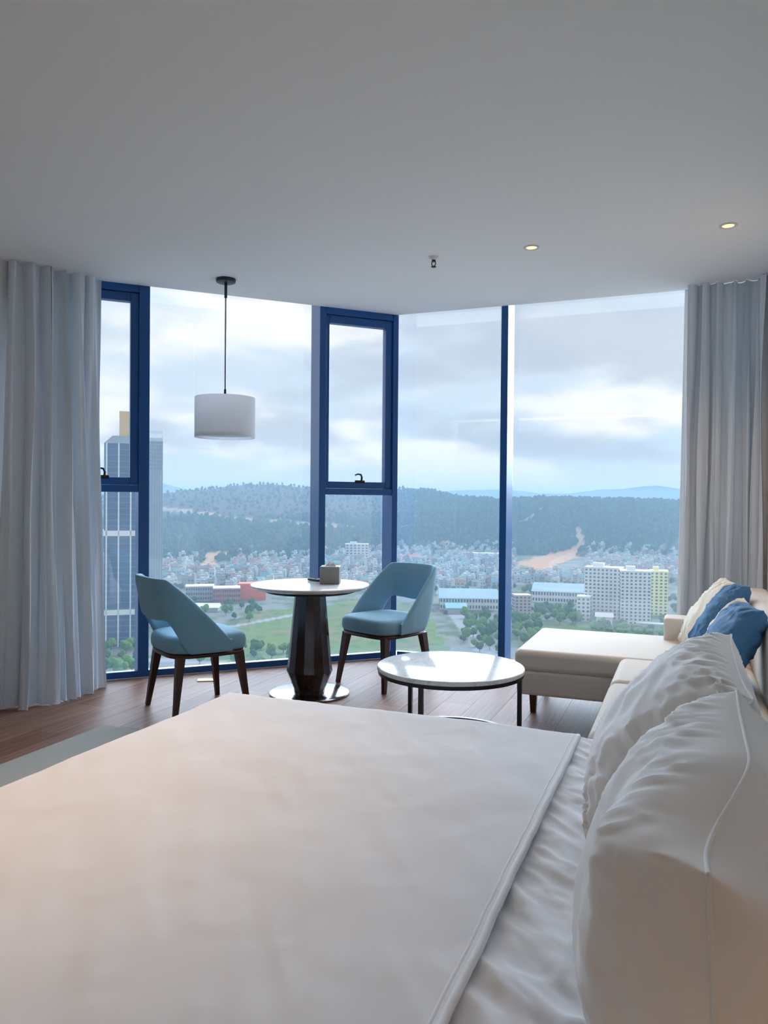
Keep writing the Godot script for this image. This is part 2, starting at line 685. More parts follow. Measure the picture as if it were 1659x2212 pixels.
const DEEP := 0.22
const TOP := 3.02

func slab(called: String, o: Node3D, x0: float, x1: float, y0: float, y1: float, z0: float, z1: float, m: Material, r := 0.004) -> MeshInstance3D:
	return box_part(called, Vector3((x0 + x1) / 2, (y0 + y1) / 2, (z0 + z1) / 2), Vector3(absf(x1 - x0), absf(y1 - y0), absf(z1 - z0)), m, o, r)

func casement(o: Node3D, x0: float, x1: float, handle_x: float) -> void:
	var w := 0.045
	# fixed outer frame and transom
	slab("head_rail", o, x0, x1, 2.762, 2.83, 0.0, 0.1, M.frame_blue)
	slab("transom", o, x0, x1, 1.335, 1.385, 0.0, 0.1, M.frame_blue)
	# opening sash, set back a little
	var s := Node3D.new()
	s.name = "sash"
	o.add_child(s)
	slab("stile", s, x0, x0 + w + 0.012, 1.387, 2.76, 0.018, 0.085, M.frame_blue)
	slab("stile", s, x1 - w + 0.012, x1, 1.387, 2.76, 0.018, 0.085, M.frame_blue)
	slab("rail", s, x0 + w + 0.012, x1 - w + 0.012, 2.698, 2.76, 0.018, 0.085, M.frame_blue)
	slab("rail", s, x0 + w + 0.012, x1 - w + 0.012, 1.387, 1.44, 0.018, 0.085, M.frame_blue)
	slab("pane", s, x0 + w, x1 - w, 1.43, 2.71, 0.045, 0.057, M.pane_glass, 0.0)
	var g := Geo.new()
	g.rbox(Vector3(0, 0.01, -0.008), Vector3(0.085, 0.024, 0.022), 0.008, 2)
	g.tube([Vector3(-0.01, 0.01, -0.015), Vector3(-0.012, 0.045, -0.022), Vector3(0.0, 0.066, -0.03), Vector3(0.03, 0.07, -0.036), Vector3(0.052, 0.06, -0.038)], [0.009, 0.0085, 0.008, 0.007, 0.006], 8)
	put("handle", g, M.black_plastic, s, Vector3(handle_x, 1.432, 0.014))
	# lower fixed pane
	slab("lower_pane", o, x0, x1, 0.0, 1.34, DEEP - 0.012, DEEP, M.pane_glass, 0.0)

func build_windows() -> void:
	var c := Vector3(CX, 0, ZW)
	var l := Vector3(-1, 0, 1).normalized()
	var r := Vector3(-1, 0, 0)
	var ow := DEEP * tan(PI / 8)
	# slanted glazing, from the corner to the left wall
	var w1 := bay("window_1", "narrow window with top-hung casement half behind the left curtain", c, l)
	slab("mullion", w1, 1.965, 2.04, 0.0, TOP, -0.005, DEEP, M.frame_blue)
	slab("mullion", w1, 2.6, 2.66, 0.0, TOP, -0.005, DEEP, M.frame_blue)
	casement(w1, 2.04, 2.6, 2.28)
	slab("bottom_rail", w1, 2.04, 2.6, 0.0, 0.05, -0.005, 0.05, M.frame_blue)
	var w2 := bay("window_2", "wide fixed pane behind the pendant lamp and pedestal table", c, l)
	slab("pane", w2, 0.68, 1.965, 0.0, TOP, DEEP - 0.012, DEEP, M.pane_glass, 0.0)
	slab("bottom_rail", w2, 0.68, 1.965, 0.0, 0.05, -0.005, 0.05, M.frame_blue)
	var w3 := bay("window_3", "narrow window with top-hung casement at the corner of the glazing", c, l)
	slab("mullion", w3, 0.625, 0.68, 0.0, TOP, -0.005, DEEP, M.frame_blue)
	slab("mullion", w3, -0.0, 0.048, 0.0, TOP, -0.005, DEEP - 0.02, M.frame_blue)
	casement(w3, 0.048, 0.625, 0.33)
	slab("pane_edge", w3, -ow, 0.048, 0.0, TOP, DEEP - 0.012, DEEP, M.pane_glass, 0.0)
	slab("bottom_rail", w3, 0.048, 0.625, 0.0, 0.05, -0.005, 0.05, M.frame_blue)
	# straight glazing, from the corner to the headboard wall
	var w4 := bay("window_4", "fixed pane between the glazing corner and the mullion behind the coffee table", c, r)
	slab("pane", w4, -0.855, ow, 0.0, TOP, DEEP - 0.012, DEEP, M.pane_glass, 0.0)
	slab("mullion", w4, -0.91, -0.855, 0.0, TOP, -0.005, DEEP, M.frame_blue)
	slab("bottom_rail", w4, -0.855, -0.01, 0.0, 0.05, -0.005, 0.05, M.frame_blue)
	var w5 := bay("window_5", "wide fixed pane behind the chaise end of the sofa", c, r)
	slab("pane", w5, -2.72, -0.91, 0.0, TOP, DEEP - 0.012, DEEP, M.pane_glass, 0.0)
	slab("bottom_rail", w5, -2.72, -0.91, 0.0, 0.05, -0.005, 0.05, M.frame_blue)

# ------------------------------------------------------------------ curtains
func along_path(pts: Array, t: float) -> Vector3:
	var total := 0.0
	for k in pts.size() - 1:
		total += pts[k].distance_to(pts[k + 1])
	var d := t * total
	for k in pts.size() - 1:
		var s: float = pts[k].distance_to(pts[k + 1])
		if d <= s or k == pts.size() - 2:
			return pts[k].lerp(pts[k + 1], d / s)
		d -= s
	return pts[-1]

func smooth_path(pts: Array) -> Array:
	var cv := Curve3D.new()
	for k in pts.size():
		var p: Vector3 = pts[k]
		var t: Vector3 = (pts[mini(k + 1, pts.size() - 1)] - pts[maxi(k - 1, 0)]) / 6.0
		cv.add_point(p, -t, t)
	return Array(cv.tessellate(4, 3))

func curtain(called: String, label: String, top: Array, bottom: Array, folds: float, deep: float, sd: int, y0: float, y1: float, m: Material = M.curtain_fabric) -> void:
	var nz := FastNoiseLite.new()
	nz.seed = sd
	nz.frequency = 1.0
	nz.fractal_octaves = 2
	var tp := smooth_path(top)
	var bp := smooth_path(bottom)
	var nu := int(folds * 26)
	var g := Geo.new()
	# table of the two paths
	var f := func(a: float, b: float) -> Vector3:
		var h := b
		var warp := a + 0.035 * nz.get_noise_2d(a * 9.0, h * 1.1) * (1.0 - 0.4 * h)
		warp = clampf(warp, 0.0, 1.0)
		var e := 0.004
		var pt := along_path(tp, warp)
		var pb := along_path(bp, warp)
		var p: Vector3 = pb.lerp(pt, pow(h, 0.8))
		var dt := along_path(tp, minf(warp + e, 1.0)) - along_path(tp, maxf(warp - e, 0.0))
		var db := along_path(bp, minf(warp + e, 1.0)) - along_path(bp, maxf(warp - e, 0.0))
		var d := db.lerp(dt, h).normalized()
		var side := Vector3(-d.z, 0, d.x)
		var ph := a * folds * TAU + 1.3 * nz.get_noise_2d(a * 14.0 + 5.0, h * 0.8)
		var amp := deep * (0.65 + 0.5 * nz.get_noise_2d(a * folds * 0.9 + 40.0, h * 0.7)) * (1.15 - 0.45 * h)
		var s := sin(ph)
		var wave := signf(s) * pow(absf(s), 0.75)
		p += side * wave * amp + d * cos(ph * 2.0) * amp * 0.22
		p.y = lerpf(y0, y1, h) + (0.004 * s if h < 0.01 else 0.0)
		return p
	g.grid(nu, 28, f)
	var o := thing(called, label, "curtain", Vector3(top[0].x, 0, top[0].z))
	put("drape", g, m, o, -o.position)
	var hm := Geo.new()
	hm.grid(nu, 2, func(a: float, b: float) -> Vector3: return f.call(a, b * 0.018) + Vector3(0, 0, 0.002))
	put("hem", hm, m, o, -o.position)

func build_curtains() -> void:
	curtain("curtain", "grey full-length curtain gathered at the slanted window, reaching the wood floor",
		[Vector3(-3.80, 0, -4.27), Vector3(-3.87, 0, -4.08), Vector3(-3.94, 0, -3.92), Vector3(-4.0, 0, -3.8), Vector3(-4.055, 0, -3.72)],
		[Vector3(-3.72, 0, -4.25), Vector3(-3.68, 0, -4.0), Vector3(-3.66, 0, -3.76), Vector3(-3.72, 0, -3.58), Vector3(-3.88, 0, -3.44)], 6.0, 0.075, 3, 0.006, CEIL - 0.004)
	curtain("curtain", "grey full-length curtain hanging behind the throw cushions on the sofa",
		[Vector3(-0.015, 0, -5.78), Vector3(0.2, 0, -5.78), Vector3(0.43, 0, -5.78), Vector3(0.488, 0, -5.66)],
		[Vector3(-0.045, 0, -5.78), Vector3(0.2, 0, -5.78), Vector3(0.43, 0, -5.78), Vector3(0.488, 0, -5.66)], 6.5, 0.075, 8, 0.006, CEIL - 0.004)

	curtain("sheer_curtain", "narrow white sheer curtain gathered behind the grey curtain by the sofa",
		[Vector3(-0.035, 0, -5.885), Vector3(0.05, 0, -5.885), Vector3(0.16, 0, -5.885)],
		[Vector3(-0.07, 0, -5.885), Vector3(0.04, 0, -5.885), Vector3(0.16, 0, -5.885)], 3.0, 0.02, 15, 0.008, CEIL - 0.004, M.sheer_fabric)

# ------------------------------------------------------------------ lamps
func downlight(x: float, z: float, label: String, group: String, energy: float, color: Color, beam := 62.0) -> void:
	var o := thing("downlight", label, "ceiling light", Vector3(x, CEIL, z), 0.0, group)
	var g := Geo.new()
	g.lathe([Vector2(0.030, -0.001), Vector2(0.034, -0.005), Vector2(0.044, -0.006), Vector2(0.048, -0.003), Vector2(0.048, 0.0)], 28)
	put("trim_ring", g, M.white_plastic, o)
	g = Geo.new()
	g.lathe([Vector2(0.0, -0.003), Vector2(0.031, -0.003), Vector2(0.031, 0.0)], 28)
	put("lamp_lens", g, M.lamp_glow, o)
	var l := SpotLight3D.new()
	l.name = "lamp_beam"
	o.add_child(l)
	l.position = Vector3(0, -0.03, 0)
	l.rotation_degrees.x = -90
	l.light_color = color
	l.light_energy = energy
	l.light_size = 0.03
	l.spot_angle = beam
	l.spot_angle_attenuation = 0.9
	l.spot_range = 12
	l.spot_attenuation = 2.0
	l.shadow_enabled = true

# an added, unseen cove: its upward strip brightens the room off the ceiling
func added_cove_lamp() -> void:
	var o := thing("added_cove_lamp", "added fill light in an unseen ceiling cove along the wall opposite the windows", "lamp", Vector3((XL + XR) / 2, 2.42, ZB))
	box_part("shelf", Vector3(0, 0.0, -0.11), Vector3(4.4, 0.03, 0.22), M.wall_brown, o, 0.005)
	box_part("valance", Vector3(0, 0.07, -0.225), Vector3(4.4, 0.17, 0.02), M.wall_brown, o, 0.005)  # made up, keeps the added strip out of the pane reflections
	box_part("fill_lamp_strip", Vector3(0, 0.022, -0.1), Vector3(4.3, 0.012, 0.05), M.fill_lamp_glow, o, 0.003)
	var l := AreaLight3D.new()  # added fill for the room, not one of its own lamps
	l.name = "fill_lamp_light"
	o.add_child(l)
	l.position = Vector3(0, 0.032, -0.1)
	l.rotation_degrees.x = 90
	l.area_size = Vector2(4.3, 0.08)
	l.area_normalize_energy = true
	l.light_color = Color(1.0, 0.95, 0.89)
	l.light_energy = 2.2
	l.area_range = 14
	l.area_attenuation = 2.0
	l.shadow_enabled = true

func build_lamps() -> void:
	var warm := Color(1.0, 0.80, 0.58)
	downlight(0.19, -4.62, "small lit recessed downlight in the ceiling above the sofa back", "", 0.5, warm)
	downlight(-0.885, -4.615, "small lit recessed downlight in the ceiling above the coffee table", "", 0.5, warm)
	downlight(-1.95, -1.45, "small lit recessed downlight in the ceiling above the foot of the bed", "", 2.0, warm, 42.0)

	added_cove_lamp()
	# sprinkler head
	var sp := thing("sprinkler", "small grey fire sprinkler head on the ceiling beside the downlights", "sprinkler", Vector3(-1.489, CEIL, -4.588))
	var g := Geo.new()
	g.lathe([Vector2(0.012, -0.02), Vector2(0.03, -0.004), Vector2(0.034, 0.0)], 20)
	put("escutcheon", g, M.white_plastic, sp)
	g = Geo.new()
	g.lathe([Vector2(0.0, -0.03), Vector2(0.012, -0.03), Vector2(0.012, -0.012)], 14)
	for s in [-1.0, 1.0]:
		g.tube([Vector3(0.011 * s, -0.028, 0), Vector3(0.013 * s, -0.045, 0), Vector3(0.004 * s, -0.06, 0)], [0.0035, 0.003, 0.003], 6)
	g.lathe([Vector2(0.0, -0.066), Vector2(0.015, -0.064), Vector2(0.016, -0.06), Vector2(0.0, -0.058)], 16)
	put("nozzle", g, M.bronze_metal, sp)

	# pendant over the pedestal table
	var o := thing("pendant_lamp", "grey drum-shade pendant lamp hanging from the ceiling on a thin rod", "lamp", Vector3(-2.985, 0, -4.558))
	g = Geo.new()
	g.lathe([Vector2(0.0, 2.783), Vector2(0.055, 2.783), Vector2(0.066, 2.788), Vector2(0.068, 2.80), Vector2(0.068, CEIL)], 36)
	put("canopy", g, M.lamp_metal, o)
	g = Geo.new()
	g.tube([Vector3(0, 1.99, 0), Vector3(0, 2.785, 0)], [0.006, 0.006], 10)
	put("rod", g, M.lamp_rod, o)
	g = Geo.new()
	g.tube([Vector3(0, 2.68, 0), Vector3(0, 2.785, 0)], [0.010, 0.010], 10)
	put("rod_sleeve", g, M.lamp_metal, o)
	g = Geo.new()
	g.tube([Vector3(0, 1.99, 0), Vector3(0, 2.05, 0)], [0.010, 0.008], 10)
	put("rod_sleeve", g, M.lamp_metal, o)
	g = Geo.new()
	var r := 0.206
	g.lathe([Vector2(r - 0.004, 1.715), Vector2(r, 1.715), Vector2(r, 1.992), Vector2(r - 0.004, 1.992), Vector2(r - 0.004, 1.715)], 64)
	var sh := put("lamp_shade", g, M.shade_fabric, o)
	g = Geo.new()
	g.lathe([Vector2(0.0, 1.735), Vector2(r - 0.006, 1.735), Vector2(r - 0.006, 1.738), Vector2(0.0, 1.738)], 48)
	put("diffuser", g, M.shade_white, sh)
	g = Geo.new()
	for k in 3:
		var d := Vector3(cos(k * TAU / 3), 0, sin(k * TAU / 3))
		g.tube([Vector3(0, 1.985, 0), d * (r - 0.004) + Vector3(0, 1.985, 0)], [0.003, 0.003], 6)
	put("spider", g, M.lamp_metal, sh)

	# bedside wall lamp on the near side of the headboard
	var b := thing("bedside_lamp", "warm lit bedside wall lamp beside the headboard", "lamp", Vector3(XR, 1.05, -0.12))
	g = Geo.new()
	g.rbox(Vector3(-0.01, 0, 0), Vector3(0.02, 0.12, 0.08), 0.006, 2)
	g.tube([Vector3(-0.02, 0, 0), Vector3(-0.10, 0.0, 0), Vector3(-0.13, 0.03, 0)], [0.008, 0.008, 0.008], 8)
	put("bracket", g, M.brass, b)
	g = Geo.new()
	g.lathe([Vector2(0.09, 0.05), Vector2(0.075, 0.22), Vector2(0.073, 0.22), Vector2(0.088, 0.05), Vector2(0.09, 0.05)], 36, Vector3(-0.13, 0, 0))
	put("lamp_shade", g, M.shade_fabric, b)
	g = Geo.new()
	g.lathe([Vector2(0.0, 0.075), Vector2(0.02, 0.082), Vector2(0.03, 0.105), Vector2(0.022, 0.13), Vector2(0.0, 0.14)], 20, Vector3(-0.13, 0, 0))
	put("bulb", g, M.lamp_glow, b)
	var ol := OmniLight3D.new()
	ol.name = "bulb_light"
	b.add_child(ol)
	ol.position = Vector3(-0.13, 0.105, 0)
	ol.light_color = Color(1.0, 0.72, 0.45)
	ol.light_energy = 0.06
	ol.light_size = 0.03
	ol.omni_range = 10
	ol.omni_attenuation = 2.0
	ol.shadow_enabled = true

# ------------------------------------------------------------------ bed
func over_edge(q: float, r: float) -> Vector2:      # distance in from the edge line and drop, for cloth lying over a rounded edge
	if q >= 0.0:
		return Vector2(r + q, 0)
	if q > -r * PI / 2:
		var t := -q / r
		return Vector2(r - r * sin(t), r * (1 - cos(t)))
	return Vector2(0, r - q - r * PI / 2)

func cloth(x0: float, x1: float, top: float, hang: float, foot: bool, wrinkle: Callable, nx: int, nz: int) -> Geo:
	var g := Geo.new()
	var zf := -2.478
	var zn := -0.455
	var r := 0.045
	var f := func(a: float, b: float) -> Vector3:
		var ax := Vector2(a * (x1 - x0), 0)
		if foot:
			ax = over_edge(lerpf(-hang, x1 - x0 - r, a), r)
		var span := zn - zf
		var q := lerpf(-hang, span / 2 - r, b * 2.0) if b < 0.5 else lerpf(-hang, span / 2 - r, (1.0 - b) * 2.0)
		var bz := over_edge(q, r)
		var p := Vector3(x0 + ax.x, 0, zf + bz.x if b < 0.5 else zn - bz.x)
		var drop := maxf(ax.y, bz.y)
		var w: Vector2 = wrinkle.call(p.x, p.z, drop)
		p.y = top - drop
		if drop < 0.001:
			p.y += w.x
		else:
			p.y += w.x * clampf(1.0 - drop * 20.0, 0, 1)
			var out := w.y * clampf(drop * 6.0, 0, 1)
			if ax.y > 0.0:
				p.x -= out
			if bz.y > 0.0:
				p.z += -out if b < 0.5 else out
		return p
	g.grid(nx, nz, f)
	return g

func build_bed() -> void:
	var bed := thing("bed", "wide bed frame with a mattress under the white duvet", "bed", Vector3(-0.55, 0, -1.465))
	box_part("base", Vector3(-0.02, 0.184, 0), Vector3(1.98, 0.206, 1.92), M.sofa_fabric, bed, 0.02)
	box_part("mattress", Vector3(-0.01, 0.417, 0), Vector3(2.0, 0.248, 1.965), M.mattress_fabric, bed, 0.05)
	var hb := thing("headboard", "padded cream headboard fixed to the wall behind the bed pillows", "headboard", Vector3(0.47, 0, -1.465))
	box_part("panel", Vector3(0, 0.62, 0), Vector3(0.055, 1.1, 2.2), M.sofa_fabric, hb, 0.02)
	for sx in [-0.9, 0.86]:
		for sz in [-0.86, 0.86]:
			box_part("leg", Vector3(sx, 0.046, sz), Vector3(0.06, 0.072, 0.06), M.dark_wood, bed, 0.005)

	var nz := FastNoiseLite.new()
	nz.seed = 7
	nz.frequency = 1.0
	nz.fractal_octaves = 3
	var duvet_wave := func(x: float, z: float, drop: float) -> Vector2:
		# long shallow creases running across the bed, a soft swell and fine crumple
		var u := x * 0.82 - z * 0.57
		var w := x * 0.57 + z * 0.82
		var crease := 1.0 - absf(nz.get_noise_2d(u * 3.6, w * 0.7)) * 2.2
		var near := smoothstep(-1.6, -0.6, z) * 0.6 + 0.4
		var y := 0.0045 * maxf(crease, 0.0) * near + 0.006 * nz.get_noise_2d(x * 1.2 + 9.0, z * 1.2) + 0.0011 * nz.get_noise_2d(x * 14.0, z * 9.0)
		return Vector2(y, 0.02 + 0.016 * nz.get_noise_2d((x - z) * 6.0, drop * 1.2))
	var dv := thing("duvet", "smooth white duvet spread over the bed with a stitched hem", "duvet", Vector3(-0.95, 0.575, -1.465))
	put("cover", cloth(-1.605, -0.302, 0.566, 0.36, true, duvet_wave, 200, 280), M.linen, dv, -dv.position)
	# hem: two stitched cords and the band between them along the duvet's open edge
	for k in 3:
		var path := []
		var rad := []
		var hx: float = [-0.303, -0.319, -0.330][k]
		for q in 90:
			var z := -2.452 + q * (2.452 - 0.48) / 89.0
			var wv: Vector2 = duvet_wave.call(hx, z, 0.0)
			path.append(Vector3(hx + 0.0025 * nz.get_noise_2d(z * 8.0, 3.0), 0.563 + wv.x, z))
			rad.append([0.0075, 0.0042, 0.003][k])
		path[0].y -= 0.03
		path[-1].y -= 0.03
		var hg := Geo.new()
		hg.tube(path, rad, 8)
		put("hem", hg, M.linen, dv, -dv.position)

	var sheet_wave := func(x: float, z: float, drop: float) -> Vector2:
		var u := x * 0.75 - z * 0.66
		var w := x * 0.66 + z * 0.75
		var c1 := 1.0 - absf(nz.get_noise_2d(u * 5.0 + 30.0, w * 1.6)) * 2.4
		var c2 := 1.0 - absf(nz.get_noise_2d(u * 11.0 + 60.0, w * 4.0)) * 2.6
		var y := 0.010 * maxf(c1, 0.0) + 0.004 * maxf(c2, 0.0) - 0.004
		return Vector2(y, 0.012 + 0.01 * nz.get_noise_2d((x - z) * 7.0, drop))
	var bs := thing("bed_sheet", "crumpled white bed sheet between the duvet hem and the pillows", "sheet", Vector3(0.05, 0.55, -1.465))
	put("cover", cloth(-0.36, 0.44, 0.550, 0.30, false, sheet_wave, 130, 300), M.linen, bs, -bs.position)

	var lean := func(deg: float) -> Basis:
		var l := deg_to_rad(deg)
		var y := Vector3(sin(l), cos(l), 0)
		return Basis(Vector3(0, 0, 1), y, Vector3(0, 0, 1).cross(y))
	pillow("pillow", "plump white pillow with a slack creased end leaning in front, beside the bedside lamp", Vector3(0.025, 0.752, -1.15), lean.call(17.0), Vector3(0.68, 0.42, 0.30), 3, true, "bed pillow", M.pillow_linen)
	pillow("pillow", "white pillow leaning towards the sofa end of the bed, in front of another", Vector3(-0.03, 0.735, -2.03), lean.call(42.0), Vector3(0.80, 0.46, 0.24), 12, false, "bed pillow", M.pillow_linen)
	pillow("pillow", "white pillow upright against the headboard, behind the plump creased pillow", Vector3(0.325, 0.775, -1.0), lean.call(10.0), Vector3(0.74, 0.46, 0.18), 21, false, "bed pillow", M.pillow_linen)
	pillow("pillow", "white pillow upright against the headboard at the sofa end of the bed", Vector3(0.31, 0.77, -1.90), lean.call(12.0), Vector3(0.74, 0.44, 0.18), 33, false, "bed pillow", M.pillow_linen)

# a stuffed pillow: x width, y height, z thickness
func pillow_point(a: float, b: float, side: float, size: Vector3, nz: FastNoiseLite, blunt: bool) -> Vector3:
	var s := sin((a * 2.0 - 1.0) * PI / 2)
	var t := sin((b * 2.0 - 1.0) * PI / 2)
	var pinch := 0.055
	var x := size.x / 2 * s * (1.0 - pinch * (1.0 - pow(absf(t), 3.0)) * absf(s))
	var y := size.y / 2 * t * (1.0 - pinch * (1.0 - pow(absf(s), 3.0)) * absf(t))
	var near := smoothstep(0.0, 0.9, s) if blunt else 0.0
	var th := pow(maxf(0.0, 1.0 - pow(absf(s), lerpf(2.6, 6.0, near))), 0.52) * pow(maxf(0.0, 1.0 - pow(absf(t), lerpf(2.4, 3.8, near))), 0.52)
	y -= 0.05 * near * (0.5 + 0.5 * t)
	var z := side * size.z / 2 * th
	# creases that run in from the seams, and slack lumps
	var e := maxf(absf(s), absf(t))
	var along := y if absf(s) > absf(t) else x
	var seam := smoothstep(0.35, 0.9, e) * smoothstep(1.0, 0.93, e) * (1.0 - 0.6 * near)
	var cr := 1.0 - absf(nz.get_noise_3d(along * 16.0, e * 2.2, side * 5.0)) * 2.4
	var slack := 1.0 - absf(nz.get_noise_3d(x * 3.0 + y * 6.5, y * 2.0 - x * 1.0, side * 3.0 + 9.0)) * 2.3
	z += side * (0.015 * maxf(cr, 0.0) * seam + 0.012 * maxf(slack, 0.0) * th + 0.006 * nz.get_noise_3d(x * 5.0, y * 5.0, side) * th)
	if blunt:
		# the near end is twisted upright, and its slack end cloth is drawn into creases from the front edge
		z += near * (0.05 * (0.5 + 0.5 * t) - 0.085 * (0.5 - 0.5 * t))
		var fold := 1.0 - absf(nz.get_noise_3d(y * 7.0 - z * 5.0, z * 2.0, 31.0)) * 3.2
		x -= 0.022 * maxf(fold, 0.0) * smoothstep(0.86, 0.97, s) * smoothstep(-0.02, 0.10, z) * (1.0 - absf(t))
	return Vector3(x, y, z)

func pillow(called: String, label: String, at: Vector3, bas: Basis, size: Vector3, sd: int, blunt: bool, category: String, m: Material) -> Node3D:
	var nz := FastNoiseLite.new()
	nz.seed = sd
	nz.frequency = 1.0
	nz.fractal_octaves = 2
	var o := thing(called, label, category, at)
	o.basis = bas
	var g := Geo.new()
	for side in [1.0, -1.0]:
		g.grid(84, 64, func(a: float, b: float) -> Vector3: return pillow_point(a, b, side, size, nz, blunt), side > 0)
	put("case", g, m, o)
	# seam cord round the edge
	var path := []
	var rad := []
	for k in 161:
		var q := k / 40.0
		var a := 0.0
		var b := 0.0
		if q <= 1: a = q; b = 0.0
		elif q <= 2: a = 1.0; b = q - 1
		elif q <= 3: a = 3 - q; b = 1.0
		else: a = 0.0; b = 4 - q
		path.append(pillow_point(a, b, 1.0, size, nz, blunt))
		rad.append(0.003)
	g = Geo.new()
	g.tube(path, rad, 6)
	put("seam", g, m, o)
	return o

func throw_cushion(label: String, at: Vector3, bas: Basis, size: Vector3, sd: int, share: float) -> void:
	var nz := FastNoiseLite.new()
	nz.seed = sd
	nz.frequency = 1.0
	nz.fractal_octaves = 2
	var o := thing("throw_cushion", label, "cushion", at)
	o.basis = bas
	for part in 2:
		var a0 := 0.0 if part == 0 else share
		var a1 := share if part == 0 else 1.0
		var g := Geo.new()
		for side in [1.0, -1.0]:
			g.grid(44, 44, func(a: float, b: float) -> Vector3: return pillow_point(lerpf(a0, a1, a), b, side, size, nz, false), side > 0)
		var p := put("cream_panel" if part == 0 else "blue_panel", g, M.cream_fabric if part == 0 else M.blue_fabric, o)
		p.set_meta("label", "cream linen half" if part == 0 else "blue half")

# ------------------------------------------------------------------ sofa
func build_sofa() -> void:
	var o := thing("sectional_sofa", "cream L-shaped sofa with chaise, along the wall below the window curtain", "sofa", Vector3(-0.1, 0, -4.2))
	var bx := func(called: String, x0: float, x1: float, y0: float, y1: float, z0: float, z1: float, r: float, m: Material) -> void:
		var g := Geo.new()
		g.rbox(Vector3.ZERO, Vector3(x1 - x0, y1 - y0, z1 - z0), r, 4)
		put(called, g, m, o, Vector3((x0 + x1) / 2, (y0 + y1) / 2, (z0 + z1) / 2) - o.position)
	var c: Material = M.sofa_fabric
	bx.call("chaise_base", -0.905, 0.34, 0.175, 0.315, -5.28, -4.41, 0.018, c)
	bx.call("seat_base", -0.325, 0.34, 0.175, 0.315, -4.405, -2.90, 0.018, c)
	bx.call("chaise_cushion", -0.92, 0.335, 0.312, 0.435, -5.28, -4.405, 0.035, c)
	bx.call("seat_cushion", -0.335, 0.335, 0.312, 0.44, -4.40, -3.79, 0.045, c)
	bx.call("seat_cushion", -0.335, 0.335, 0.312, 0.44, -3.785, -2.90, 0.045, c)
	bx.call("chaise_arm", -0.125, 0.34, 0.40, 0.573, -5.285, -5.08, 0.02, c)
	bx.call("backrest", 0.33, 0.478, 0.175, 0.77, -5.285, -2.86, 0.05, c)
	for p in [[-0.862, -4.72], [-0.862, -5.2], [-0.26, -2.95], [0.4, -2.95], [0.4, -5.2], [0.3, -4.4]]:
		var g := Geo.new()
		g.tube([Vector3(0, 0.0, 0), Vector3(0, 0.18, 0)], [0.016, 0.026], 8, true)
		put("leg", g, M.dark_wood, o, Vector3(p[0], 0, p[1]) - o.position)
	var face := func(deg: float, turn: float) -> Basis:
		var l := deg_to_rad(deg)
		var y := Vector3(sin(l), cos(l), 0)
		return Basis(Vector3.UP, deg_to_rad(turn)) * Basis(Vector3(0, 0, 1), y, Vector3(0, 0, 1).cross(y))
	throw_cushion("cream and blue throw cushion leaning at the chaise arm, below the curtain", Vector3(0.145, 0.64, -4.80), face.call(33.0, 12.0), Vector3(0.50, 0.48, 0.17), 41, 0.62)
	throw_cushion("mostly blue throw cushion with a cream edge on the sofa, beside the bed pillows", Vector3(0.185, 0.62, -3.93), face.call(28.0, 6.0), Vector3(0.48, 0.46, 0.18), 52, 0.36)

